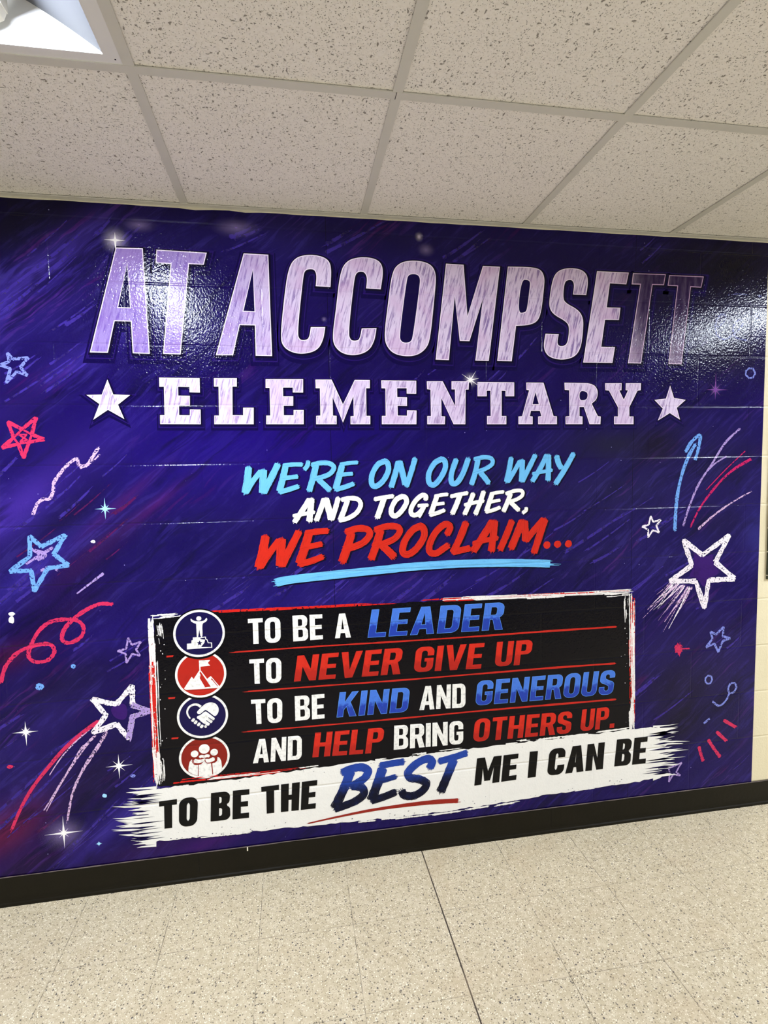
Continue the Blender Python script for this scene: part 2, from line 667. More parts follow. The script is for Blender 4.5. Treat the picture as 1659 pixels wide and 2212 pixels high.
def make_tile():
    m, N, bs = new_mat('fissured_ceiling_tile')
    P = N.pos()
    sep = N.n('ShaderNodeSeparateXYZ'); N.set(sep.inputs[0], P)
    cell = N.n('ShaderNodeCombineXYZ')
    N.set(cell.inputs[0], N.math('FLOOR', N.math('DIVIDE', N.math('SUBTRACT', sep.outputs[0], GRID_X0), GRID)))
    N.set(cell.inputs[1], N.math('FLOOR', N.math('DIVIDE', N.math('ADD', sep.outputs[1], GRID_D), GRID)))
    wn = N.n('ShaderNodeTexWhiteNoise', noise_dimensions='2D'); N.set(wn.inputs['Vector'], cell.outputs[0])
    off = N.n('ShaderNodeVectorMath', operation='SCALE'); N.set(off.inputs[0], wn.outputs['Color']); off.inputs['Scale'].default_value = 5.0
    vv = N.n('ShaderNodeVectorMath', operation='ADD'); N.set(vv.inputs[0], P); N.set(vv.inputs[1], off.outputs[0])
    pv = vv.outputs[0]
    wa = N.n('ShaderNodeTexNoise'); N.set(wa.inputs['Vector'], pv); wa.inputs['Scale'].default_value = 70; wa.inputs['Detail'].default_value = 2
    ws = N.n('ShaderNodeVectorMath', operation='SCALE'); N.set(ws.inputs[0], wa.outputs['Color']); ws.inputs['Scale'].default_value = .014
    pw = N.n('ShaderNodeVectorMath', operation='ADD'); N.set(pw.inputs[0], pv); N.set(pw.inputs[1], ws.outputs[0])
    pw = pw.outputs[0]
    col = N.mix(N.smooth(N.noise(pv, 130, 3), .35, .7), lin(TILE_A), lin(TILE_B))
    col = N.mix(N.math('MULTIPLY', wn.outputs['Value'], .35), col, lin((244, 238, 232)))
    hole = None

    def marks(vec, sc, thr, r):
        nonlocal hole
        vo = N.voro(vec, sc)
        s = N.n('ShaderNodeSeparateColor'); N.set(s.inputs[0], vo.outputs['Color'])
        rr = N.math('MULTIPLY_ADD', s.outputs[1], r * .8, r * .4)
        f = N.smooth(N.math('SUBTRACT', vo.outputs['Distance'], rr), .03, -.05)
        f = N.math('MULTIPLY', f, N.math('GREATER_THAN', s.outputs[0], thr))
        hole = f if hole is None else N.math('MAXIMUM', hole, f)
    marks(N.mapping(pw, (1.0, .40, 1), (0, 0, .5)), 105, .45, .20)
    marks(N.mapping(pw, (.42, 1.0, 1), (0, 0, .3)), 92, .55, .19)
    marks(pw, 185, .40, .24)
    marks(pw, 300, .45, .26)
    marks(pw, 62, .78, .14)
    col = N.mix(N.math('MULTIPLY', hole, .80), col, lin((118, 111, 100)))
    N.set(bs.inputs['Base Color'], col)
    bs.inputs['Roughness'].default_value = .9
    bs.inputs['Specular IOR Level'].default_value = .1
    b = N.n('ShaderNodeBump')
    b.inputs['Distance'].default_value = .0012
    h = N.math('SUBTRACT', N.math('MULTIPLY', N.noise(pv, 210, 2), .5), hole)
    N.set(b.inputs['Height'], h)
    N.t.links.new(b.outputs[0], bs.inputs['Normal'])
    return m


def emit(name, colour, power):
    m, N, bs = new_mat(name)
    bs.inputs['Base Color'].default_value = (.8, .8, .8, 1)
    bs.inputs['Emission Color'].default_value = tuple(colour) + (1,)
    bs.inputs['Emission Strength'].default_value = power
    return m


M['print'] = make_print()
M['cream'] = make_wall_paint()
M['grey_wall'] = plain('grey_wall_paint', (196, 196, 198), .6, .2)
M['floor'] = make_floor()
M['tile'] = make_tile()
M['grid'] = plain('white_grid_bar', (216, 214, 204), .45, .35, mott=.05)
M['cream_trim'] = plain('cream_trim_paint', (232, 226, 204), .5, .3, mott=.12, mscale=60, bump=(120, .001))
M['base'] = plain('black_rubber_base', (22, 19, 11), .28, .16, mott=.25, mscale=12, bump=(60, .0004))
M['edge_paint'] = plain('rubbed_edge_paint', (120, 108, 108), .6, .2, mott=.5, mscale=90)
M['fixture'] = plain('white_enamel', (236, 236, 234), .35, .4)
M['reflector'] = plain('darkened_reflector_enamel', (88, 90, 96), .4, .3)  # white enamel coloured far darker to hold down the lamp's glare
M['lens'] = emit('lit_lamp_basket', LAMP_COLOR, LAMP_POWER)
M['basket'] = plain('perforated_white_metal', (238, 234, 226), .5, .4)
M['green'] = plain('dark_green_glaze', (34, 40, 22), .3, .4)
M['grout'] = plain('pale_grout', (210, 204, 180), .8, .2)
# inks
M['navy_black'] = film('ink_navy_black', (11, 2, 60), mott=.1)
M['bevel'] = film('ink_bevel_purple', (32, 14, 92), mott=.35, mscale=18)
M['rim'] = film('ink_pale_rim', (240, 226, 244), mott=.05)
M['wood'] = film('ink_title_wood', (218, 200, 228), dusk=(-.62, -.05, (112, 82, 176), .72), grain=(112, 84, 150), low=(202, 166, 206), fade=(1.05, 1.20, (42, 22, 68)), mott=.05)
M['rim_title'] = film('ink_title_rim', (240, 226, 244), fade=(1.02, 1.24, (196, 158, 196)), mott=.05)
M['wood2'] = film('ink_subtitle_wood', (222, 206, 234), grain=(128, 100, 160), low=(206, 176, 214), mott=.05)
M['sky'] = film('ink_brush_sky_blue', (108, 186, 236), mott=.05, streak=((52, 110, 190), .75, (170, 222, 246)))
M['white'] = film('ink_brush_white', (248, 246, 240), mott=.03, streak=((206, 204, 200), .35, (252, 250, 246)))
M['red'] = film('ink_brush_red', (200, 40, 24), mott=.12, streak=((112, 14, 18), .75, (218, 66, 44)))
M['shadow'] = film('ink_letter_shadow', (8, 4, 34), mott=.0)
M['panel'] = film('ink_panel_black', (6, 5, 12), mott=.0)
M['verse_white'] = film('ink_verse_white', (244, 242, 236), mott=.45, mscale=90)
M['verse_blue'] = film('ink_verse_blue', (70, 118, 214), mott=.25, mscale=50, second=(36, 62, 166), splits=(.36, .56, .45))
M['verse_red'] = film('ink_verse_red', (206, 44, 30), mott=.25, mscale=50, second=(176, 36, 28), splits=(.34, .52, .4))
M['blue_edge'] = film('ink_blue_edge', (92, 150, 232), mott=.0)
M['red_edge'] = film('ink_red_edge', (196, 40, 30), mott=.0)
M['line_red'] = film('ink_rule_red', (196, 42, 32), mott=.2)
M['border_white'] = film('ink_border_white', (240, 236, 232), mott=.1, alpha=(120, .30, .38))
M['border_red'] = film('ink_border_red', (206, 34, 28), mott=.2, alpha=(90, .36, .46))
M['badge_navy'] = film('ink_badge_navy', (20, 14, 66), mott=.1)
M['badge_red'] = film('ink_badge_red', (176, 36, 26), mott=.12)
M['badge_dark_red'] = film('ink_badge_dark_red', (134, 32, 22), mott=.25, mscale=30)
M['banner'] = film('ink_banner_white', (240, 238, 232), mott=.04)
M['black'] = film('ink_black', (9, 9, 10), mott=.0)
M['best'] = film('ink_best_blue', (34, 66, 158), mott=.3, mscale=40, second=(8, 12, 36), splits=(.30, .78, .25))
M['best_red'] = film('ink_best_red', (150, 40, 30), mott=.25)
M['chalk_white'] = film('ink_chalk_white', (242, 232, 240), mott=.0, alpha=(150, .37, .44))
M['chalk_lilac'] = film('ink_chalk_lilac', (168, 142, 204), mott=.0, alpha=(150, .38, .46))
M['chalk_blue'] = film('ink_chalk_blue', (108, 158, 228), mott=.0, alpha=(150, .36, .43))
M['chalk_slate'] = film('ink_chalk_slate', (124, 134, 212), mott=.0, alpha=(150, .38, .45))
M['chalk_dim'] = film('ink_chalk_dim', (96, 100, 166), mott=.0, alpha=(150, .42, .5))
M['chalk_red'] = film('ink_chalk_red', (202, 44, 88), mott=.0, alpha=(150, .34, .42))
M['chalk_magenta'] = film('ink_chalk_magenta', (186, 28, 92), mott=.0, alpha=(120, .36, .46))
M['chalk_pink'] = film('ink_chalk_pink', (212, 176, 214), mott=.0, alpha=(170, .40, .48))
M['star_fill'] = film('ink_star_fill', (52, 18, 100), mott=.4, mscale=25)
M['spark'] = film('ink_sparkle', (250, 246, 244), mott=.0)
M['spark_blue'] = film('ink_sparkle_blue', (160, 214, 250), mott=.0)
M['spark_pink'] = film('ink_sparkle_pink', (120, 70, 150), mott=.0)
M['streak_violet'] = film('ink_streak_violet', (56, 40, 132), mott=.3, mscale=30, alpha=(34, .34, .52))
M['streak_plum'] = film('ink_streak_plum', (84, 18, 80), mott=.3, mscale=30, alpha=(30, .34, .60))
M['glow_white'] = glow_mat('ink_glow_white', (226, 214, 240), 2.6, .85)
M['glow_lilac'] = glow_mat('ink_glow_lilac', (150, 130, 190), 2.0, .55)
M['glow_dark'] = glow_mat('ink_glow_dark', (6, 2, 34), .9, .9)

# ------------------------------------------------------------------ the room
def structure():
    # back wall: painted blocks; the mural covers all of it left of X_MURAL
    b = MB()
    b.box((XL, 0.0, 0.0), (XR, 0.16, 2.75))
    tag(b.build('wall_back', M['cream']), kind='structure')
    b = MB(); b.box((XL, YF - .15, 0), (XR, YF, 2.75))
    tag(b.build('wall_front', M['grey_wall']), kind='structure')
    b = MB(); b.box((XL - .15, YF - .15, 0), (XL, .16, 2.75))
    tag(b.build('wall_left', M['cream']), kind='structure')
    b = MB(); b.box((XR, YF - .15, 0), (XR + .15, .16, 2.75))
    tag(b.build('wall_right', M['cream']), kind='structure')
    b = MB(); b.box((XL, YF, -.12), (XR, 0.0, 0.0))
    tag(b.build('floor', M['floor']), kind='structure')

    # lay-in ceiling: the boards (one sheet with openings for the troffers)
    b = MB()
    nx0 = int(math.floor((XL - GRID_X0) / GRID)); nx1 = int(math.ceil((XR - GRID_X0) / GRID))
    rows = [0.0, -GRID_D]
    while rows[-1] > YF:
        rows.append(rows[-1] - GRID)
    rows[-1] = YF
    zt = Z_CEIL + .0035
    for i in range(nx0, nx1 + 1):
        x0, x1 = max(XL, GRID_X0 + (i - 1) * GRID), min(XR, GRID_X0 + i * GRID)
        if x1 <= x0: continue
        for j in range(len(rows) - 1):
            if i in LIGHT_COLS and j in (1, 2):
                continue
            d = random.uniform(0, .0012)
            b.box((x0 + .004, rows[j + 1] + .004, zt + d), (x1 - .004, rows[j] - .004, zt + .018))
    tag(b.build('ceiling', M['tile']), kind='structure')
    b = MB()
    b.box((XL, YF, 2.72), (XR, 0.0, 2.75))
    tag(b.build('ceiling_deck', M['fixture']), kind='structure')
    # the T-bars
    b = MB()
    hw = .0122
    for j in range(1, len(rows) - 1):
        cuts = [XL]
        if j == 2:                                   # no bar across the 2 x 4 troffers
            for c in sorted(LIGHT_COLS):
                cuts += [GRID_X0 + (c - 1) * GRID, GRID_X0 + c * GRID]
        cuts.append(XR)
        for q in range(0, len(cuts), 2):
            b.box((cuts[q], rows[j] - hw, Z_CEIL - .0005), (cuts[q + 1], rows[j] + hw, Z_CEIL + .0025))
            b.box((cuts[q], rows[j] - .001, Z_CEIL + .0025), (cuts[q + 1], rows[j] + .001, Z_CEIL + .032))
    for i in range(nx0, nx1 + 1):
        x = GRID_X0 + i * GRID
        if not XL < x < XR: continue
        for j in range(len(rows) - 1):
            a, c = rows[j + 1] + (hw if j + 2 < len(rows) else 0), rows[j] - (hw if j else .022)
            b.box((x - hw, a, Z_CEIL), (x + hw, c, Z_CEIL + .0025))
            b.box((x - .001, a, Z_CEIL + .0025), (x + .001, c, Z_CEIL + .03))
    tag(b.build('trim_1', M['grid']), kind='structure')
    # wall angle under the edge of the boards, painted over by hand below it
    b = MB()
    b.box((XL, -.024, Z_CEIL - .001), (XR, 0.0, Z_CEIL + .0015))
    b.box((XL, -.0012, Z_CEIL - .001), (XR, 0.0, Z_CEIL + .02))
    b.box((XL, YF, Z_CEIL), (XR, YF + .024, Z_CEIL + .002))
    tag(b.build('trim_2', M['grid']), kind='structure')
    # lumpy paint bead between the mural's top edge and the angle
    b = MB()
    r = random.Random(3)
    n = 260
    top, bot = [], []
    for i in range(n + 1):
        x = XL + (XR - XL) * i / n
        e = r.uniform(-.0012, .0012) - (.004 if r.random() < .06 else 0)
        top.append((x, -.0022, Z_CEIL - .001)); bot.append((x, -.0022 - r.uniform(0, .0012), Z_MURAL - .0002 + e))
    k = len(b.v)
    b.v += top + bot + [(p[0], 0.0, p[2] - .001) for p in bot]
    b.uv += [(0, 0)] * (3 * (n + 1))
    for i in range(n):
        b.f.append((k + n + 1 + i, k + n + 2 + i, k + i + 1, k + i)); b.m.append(0)
        b.f.append((k + 2 * n + 2 + i, k + 2 * n + 3 + i, k + n + 2 + i, k + n + 1 + i)); b.m.append(0)
    tag(b.build('trim_3', M['cream_trim']), kind='structure')
    # cove base with its toe
    for nm, y, s in (('baseboard_back', 0.0, 1), ('baseboard_front', YF, -1)):
        b = MB()
        prof = [(0, Z_BASE), (-.0028, Z_BASE - .0012), (-.0034, Z_BASE - .004), (-.0034, .030), (-.0040, .020), (-.0058, .0125), (-.0092, .0085), (-.0104, .004), (-.0106, 0)]
        prof = [(y + s * p, z) for p, z in prof]
        if s < 0: prof = prof[::-1]
        b.sweep(prof, 'x', XL, XR)
        ob = b.build(nm, M['base'])
        tag(ob, kind='structure')
    # ragged paint line along the top of the base, a butt joint and a chip in it
    b = MB()
    top, bot = [], []
    for i in range(n + 1):
        x = XL + (XR - XL) * i / n
        top.append((x, -.0034, Z_BASE + r.uniform(-.0002, .0012))); bot.append((x, -.0036, Z_BASE - .0016 - r.uniform(0, .0016)))
    k = 0
    b.v += top + bot; b.uv += [(0, 0)] * (2 * n + 2)
    for i in range(n):
        b.f.append((n + 1 + i, n + 2 + i, i + 1, i)); b.m.append(0)
    for px, py, w, h0, h1, m in ((430, 1862, .0007, .012, .100, 1), (535, 1838, .0022, .088, .103, 2), (1190, 1760, .0007, .012, .100, 1)):
        x = W(px, py)[0]
        b.box((x - w, -.0037, h0), (x + w, -.0030, h1), m)
    tag(b.build('trim_4', [M['edge_paint'], M['black'], M['cream_trim']]), kind='structure')
    b = MB()                                        # where two lengths of the main bar meet
    b.box((.078, -GRID_D - .0124, Z_CEIL - .0008), (.0795, -GRID_D + .0124, Z_CEIL))
    tag(b.build('trim_5', M['black']), kind='structure')


# ------------------------------------------------------------------ troffers
LIGHT_COLS = (0, 6, 9, -5)


def make_troffer(col, label):
    x1 = GRID_X0 + col * GRID - .0122; x0 = x1 - GRID + .0244
    y1 = -GRID_D - .0122; y0 = y1 - 2 * GRID + .0244
    cx, cy = (x0 + x1) / 2, (y0 + y1) / 2
    z = Z_CEIL + .001
    root = empty('ceiling_light', (cx, cy, z))
    tag(root, label, 'ceiling light', 'recessed ceiling lights along the corridor')
    fw, fe = .034, .026
    b = MB()
    b.box((x0, y0, z), (x0 + fw, y1, z + .004)); b.box((x1 - fw, y0, z), (x1, y1, z + .004))
    b.box((x0 + fw, y0, z), (x1 - fw, y0 + fe, z + .004)); b.box((x0 + fw, y1 - fe, z), (x1 - fw, y1, z + .004))
    b.build('frame', M['fixture'], root)
    H = .105
    b = MB()
    b.box((x0, y0, z + H + .012), (x1, y1, z + H + .02))
    b.box((x0, y0, z + .004), (x0 + .004, y1, z + H + .012)); b.box((x1 - .004, y0, z + .004), (x1, y1, z + H + .012))
    b.build('housing', M['fixture'], root)
    # a curved white reflector, darkened in its colour, on each side of the lamp basket
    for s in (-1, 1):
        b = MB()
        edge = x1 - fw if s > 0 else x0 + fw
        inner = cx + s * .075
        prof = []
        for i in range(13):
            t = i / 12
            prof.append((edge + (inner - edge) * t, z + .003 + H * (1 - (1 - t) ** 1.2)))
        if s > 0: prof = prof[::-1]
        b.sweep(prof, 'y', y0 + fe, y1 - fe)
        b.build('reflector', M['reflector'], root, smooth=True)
    for ye, d in ((y0 + fe, -1), (y1 - fe, 1)):
        b = MB()
        b.box((x0 + .004, min(ye, ye + d * .006), z + .003), (x1 - .004, max(ye, ye + d * .006), z + H + .012))
        b.build('end_panel', M['fixture'], root)
    # the basket: perforated shell with a lit middle
    bw, ya, yb = .060, y0 + fe + .012, y1 - fe - .012
    zb, zt = z + .022, z + H - .006
    prof = []
    for i in range(9):
        a = math.pi * (i / 8)
        prof.append((cx - bw * math.cos(a), zb + .034 - .034 * math.sin(a) ** .8))
    b = MB()
    b.sweep(prof[::-1], 'y', ya + .03, yb - .03)
    b.build('lamp_lens', M['lens'], root, smooth=True)
    for y in (ya, yb - .03):
        b = MB()
        pr = [(cx - .081, zt)] + [(cx + (p - cx) * 1.32, q - .002) for p, q in prof] + [(cx + .081, zt)]
        b.sweep(pr[::-1], 'y', y, y + .03)
        for yy in (y, y + .03):
            b.face([(p, yy, q) for p, q in pr])
        b.build('basket_cap', M['basket'], root)
    for s in (-1, 1):
        b = MB()
        x = cx + s * .079
        b.box((min(x, x + s * .002), ya, zb + .03), (max(x, x + s * .002), yb, zt + .01))
        b.build('basket_side', M['basket'], root)
    # rivets in the frame corners
    for x in (x0 + .012, x1 - .012):
        for y in (y0 + .014, y1 - .014):
            b = MB()
            b.box((x - .0016, y - .0016, z - .0006), (x + .0016, y + .0016, z + .0006))
            b.build('rivet', M['black'], root)
    return root


# ------------------------------------------------------------------ green tiled panel beside the mural
def green_panel():
    x0, x1 = W(1654, 1225)[0], 3.0
    z0, z1 = W(1652, 1252)[1], Z0 + 10 * BH
    root = empty('tiled_panel', ((x0 + x1) / 2, 0, z0))
    tag(root, 'dark green tiled panel on the cream wall, cut off by the right edge', 'wall panel')
    b = MB()
    b.box((x0 + .003, -.004, z0 + .002), (x1 - .003, -.0002, z1 - .002))
    b.build('grout_bed', M['grout'], root)
    b = MB()
    h = BH / 2
    z = z0
    zz = [z0]
    n = math.ceil((z0 - Z0) / h)
    k = Z0 + n * h
    while k < z1 - .01:
        if k > z0 + .01: zz.append(k)
        k += h
    zz.append(z1)
    for i in range(len(zz) - 1):
        x = x0
        while x < x1 - .01:
            e = min(x1, x + .406)
            b.box((x + (0.0 if x == x0 else .0025), -.008, zz[i] + .0025), (e - .0025, -.003, zz[i + 1] - .0025))
            x = e
    b.build('glazed_tiles', M['green'], root)


structure()
make_troffer(0, 'lit recessed troffer with white reflectors, cut off by the top left corner')
make_troffer(6, 'lit recessed troffer to the right, just outside the picture')
make_troffer(-5, 'lit recessed troffer added further left along the corridor, outside the picture')  # unseen lamp, put in for light from the left
make_troffer(9, 'lit recessed troffer added towards the far right end of the corridor, outside the picture')  # unseen lamp, added to brighten the right side of the wall
green_panel()

# ------------------------------------------------------------------ the mural
mural = empty('wall_mural', (-.28, 0, Z_BASE))
tag(mural, 'dark violet vinyl wall mural reading AT ACCOMPSETT ELEMENTARY with painted stars and slogans', 'mural')


def ink_field():
    """flat ink colours of the printed sheet on a 2 cm grid"""
    nx, nz = 204, 116
    xs = np.linspace(X_MURAL0, X_MURAL, nx); zs = np.linspace(Z_BASE - .002, Z_MURAL, nz)
    X, Z = np.meshgrid(xs, zs)
    C = np.zeros((nz, nx, 4)); C[..., :3] = (23, 7, 90); C[..., 3] = .55
    # (photo x, photo y, length, height in photo pixels, tilt in degrees, colour, weight, stroke strength)
    blobs = [
        (800, 520, 700, 60, 0, (22, 12, 88), .7, .7), (620, 970, 420, 110, 0, (26, 2, 122), .9, .12), (980, 960, 220, 70, 0, (18, 2, 96), .8, .15),
        (800, 760, 560, 90, 0, (18, 4, 82), .7, .2), (430, 800, 160, 60, 0, (20, 6, 88), .6, .3),
        (40, 480, 190, 70, 25, (9, 5, 36), .95, .3), (90, 575, 220, 34, 42, (66, 46, 150), .85, 1.0), (60, 660, 200, 45, 35, (48, 30, 130), .7, .9),
        (130, 730, 120, 60, 20, (28, 14, 98), .7, .4), (120, 815, 210, 26, 33, (58, 40, 150), .8, 1.0), (60, 860, 90, 40, 20, (24, 8, 74), .6, .5),
        (130, 950, 150, 60, 0, (27, 10, 98), .8, .3), (60, 1080, 200, 40, 38, (74, 44, 168), .85, 1.0), (180, 1030, 80, 50, 30, (28, 12, 92), .6, .5),
        (150, 1120, 90, 26, 40, (16, 5, 54), .8, .4), (250, 1095, 120, 11, 40, (96, 18, 96), .55, .8), (330, 1095, 90, 10, 38, (120, 24, 112), .5, .5),
        (200, 1200, 130, 26, 38, (60, 14, 72), .7, .9), (60, 1240, 160, 30, 40, (50, 34, 148), .8, 1.0), (150, 1320, 130, 30, 35, (36, 8, 66), .6, .6),
        (20, 1420, 70, 30, 20, (78, 10, 60), .75, .3), (240, 1390, 90, 50, 30, (38, 22, 120), .8, .6), (140, 1480, 120, 40, 25, (16, 5, 52), .8, .5),
        (60, 1580, 150, 40, 35, (44, 28, 118), .6, .9), (300, 1240, 90, 50, 0, (22, 6, 90), .7, .3), (460, 1180, 160, 60, 0, (16, 3, 82), .7, .25),
        (200, 1680, 110, 44, 35, (18, 5, 52), .8, .6), (60, 1720, 130, 34, 38, (52, 30, 122), .6, .9), (10, 1800, 110, 48, 30, (112, 22, 72), .9, .5),
        (80, 1860, 90, 26, 20, (66, 18, 84), .8, .5), (260, 1770, 190, 20, 42, (58, 42, 150), .85, .9), (330, 1830, 120, 26, 10, (52, 12, 80), .7, .5),
        (450, 1822, 70, 14, 5, (84, 20, 120), .7, .3), (640, 1805, 160, 14, 7, (22, 4, 88), .7, .2), (1100, 1745, 300, 16, 8, (26, 10, 92), .8, .4),
        (600, 1285, 200, 40, 10, (32, 18, 118), .8, 1.0), (900, 1270, 300, 30, 6, (36, 22, 124), .8, 1.0), (1250, 1220, 120, 50, 20, (20, 10, 72), .6, .9),
        (1060, 1060, 220, 90, 10, (26, 14, 90), .7, .6), (1330, 960, 90, 36, 0, (30, 27, 62), .9, .3), (1330, 1060, 110, 46, 0, (30, 26, 72), .6, .8),
        (1420, 960, 44, 46, 0, (17, 7, 36), .9, .2), (1420, 650, 190, 100, 0, (14, 4, 56), .8, .15), (1580, 580, 130, 90, 0, (11, 7, 30), .95, .15),
        (1580, 760, 90, 70, 0, (16, 8, 46), .8, .15), (1540, 860, 70, 34, 0, (18, 4, 78), .7, .2), (1560, 990, 90, 70, 0, (21, 10, 72), .8, .3),
        (1632, 1150, 26, 70, 15, (46, 44, 132), .85, .8), (1560, 1130, 60, 40, 0, (18, 5, 66), .7, .4), (1520, 1360, 130, 90, 0, (21, 6, 82), .8, .5),
        (1440, 1250, 60, 80, 0, (24, 12, 84), .6, .9), (1480, 1480, 90, 70, 0, (23, 15, 52), .8, .7), (1470, 1560, 46, 60, 0, (14, 9, 28), .9, .6),
        (1570, 1540, 70, 90, 0, (22, 14, 74), .8, .4), (1625, 1500, 18, 60, 20, (48, 44, 128), .6, .8), (1560, 1680, 90, 26, 0, (26, 12, 86), .7, .9),
    ]
    for px, py, lx, lz, ang, colr, wgt, st in blobs:
        cx, cz = W(px, py)
        ex = abs(W(px + 10, py)[0] - cx) / 10 or 1 / 640
        a, b = lx * ex, lz / 640
        t = math.radians(ang)
        u = (X - cx) * math.cos(t) + (Z - cz) * math.sin(t)
        v = -(X - cx) * math.sin(t) + (Z - cz) * math.cos(t)
        g = wgt * np.exp(-((u / a) ** 2 + (v / b) ** 2) * .9)[..., None]
        C = C * (1 - g) + np.array(tuple(colr) + (st,)) * g
    rgb = C[..., :3] * .82 / 255.0
    rgb = np.where(rgb <= .04045, rgb / 12.92, ((rgb + .055) / 1.055) ** 2.4)
    out = np.concatenate([rgb, C[..., 3:]], -1).reshape(-1, 4)
    verts = np.stack([X, np.full_like(X, -.0006), Z], -1).reshape(-1, 3)
    faces = [(j * nx + i, j * nx + i + 1, (j + 1) * nx + i + 1, (j + 1) * nx + i) for j in range(nz - 1) for i in range(nx - 1)]
    o = mesh_obj('printed_sheet', verts.tolist(), faces, M['print'], mural)
    at = o.data.color_attributes.new('ink', 'FLOAT_COLOR', 'POINT')
    at.data.foreach_set('color', out.astype(np.float32).ravel())
    return o


ink_field()
# overlapping seams of the vinyl drops
for sx in (-1.264, -.054, 1.159):
    b = MB(); b.box((sx, -.00085, Z_BASE), (sx + .0016, -.0006, Z_MURAL - .001))
    b.build('sheet_seam', M['shadow'], mural)

# ------------------------------------------------------------------ big lettering, outlines as painted on the wall
za, zb_, zc = zoomed(160, 480, 2.765), zoomed(560, 480, 2.765), zoomed(1060, 500, 2.7696)
TITLE = [
    (za, [(250, 152), (411, 157), (453, 787), (351, 783), (340, 594), (243, 592), (203, 780), (95, 778)], None, [[(318, 250), (335, 510), (264, 508)]]),
    (za, [(493, 165), (793, 183), (775, 255), (687, 251), (637, 790), (532, 787), (577, 250), (487, 245)], None, []),
    (za, [(1013, 187), (1160, 195), (1183, 800), (1085, 798), (1080, 617), (990, 615), (950, 795), (847, 795)], None, [[(1068, 285), (1078, 533), (1012, 530)]]),
    (zb_, [(425, 388), (337, 383), (343, 318), (330, 284), (300, 280), (272, 290), (262, 330), (228, 660), (240, 702), (272, 706), (298, 694), (308, 627), (394, 627), (384, 700), (350, 765), (270, 789), (195, 780), (140, 742), (126, 680), (150, 440), (172, 285), (210, 215), (285, 193), (370, 202), (420, 232), (431, 290)], (0, 1, 11, 12), []),
    (zb_, [(725, 402), (638, 396), (645, 335), (630, 300), (602, 294), (578, 306), (566, 350), (532, 660), (545, 705), (575, 710), (600, 700), (612, 635), (700, 633), (690, 705), (655, 770), (578, 798), (500, 788), (450, 745), (436, 685), (458, 520), (482, 300), (522, 230), (598, 208), (680, 214), (728, 242), (741, 300)], (0, 1, 11, 12), []),
    (zb_, [(792, 300), (832, 246), (900, 228), (982, 235), (1036, 262), (1057, 320), (1048, 430), (1022, 690), (1000, 752), (950, 793), (880, 804), (800, 787), (756, 735), (746, 670), (768, 490)], (), [[(880, 345), (893, 312), (938, 310), (960, 330), (958, 380), (918, 680), (905, 716), (868, 722), (843, 708), (838, 670)]]),
    (zb_, [(1115, 248), (1220, 255), (1243, 562), (1335, 262), (1437, 267), (1370, 829), (1290, 827), (1335, 457), (1255, 711), (1197, 709), (1167, 443), (1132, 824), (1053, 821)], None, []),
    (zc, [(102, 211), (240, 213), (300, 228), (322, 275), (318, 340), (302, 480), (280, 540), (225, 562), (151, 565), (125, 777), (38, 775)], (0, 8, 9, 10), [[(183, 290), (222, 290), (236, 305), (232, 340), (217, 465), (205, 486), (160, 488)]]),
    (zc, [(570, 381), (491, 378), (499, 320), (488, 292), (462, 290), (440, 305), (431, 395), (445, 428), (525, 470), (553, 520), (552, 590), (540, 690), (510, 745), (450, 768), (385, 765), (335, 742), (313, 690), (327, 612), (406, 615), (396, 665), (408, 687), (438, 686), (460, 665), (470, 575), (452, 540), (375, 498), (348, 455), (352, 390), (368, 290), (395, 240), (450, 219), (530, 223), (575, 255), (582, 310)], (0, 1, 17, 18), []),
    (zc, [(635, 238), (825, 247), (810, 317), (712, 311), (693, 455), (775, 457), (766, 530), (683, 529), (660, 690), (742, 692), (727, 787), (552, 785)], None, []),
    (zc, [(850, 250), (1046, 257), (1035, 322), (967, 320), (898, 790), (820, 788), (893, 318), (842, 317)], None, []),
    (zc, [(1067, 262), (1273, 270), (1258, 337), (1196, 333), (1140, 795), (1062, 793), (1115, 328), (1057, 325)], None, []),
]
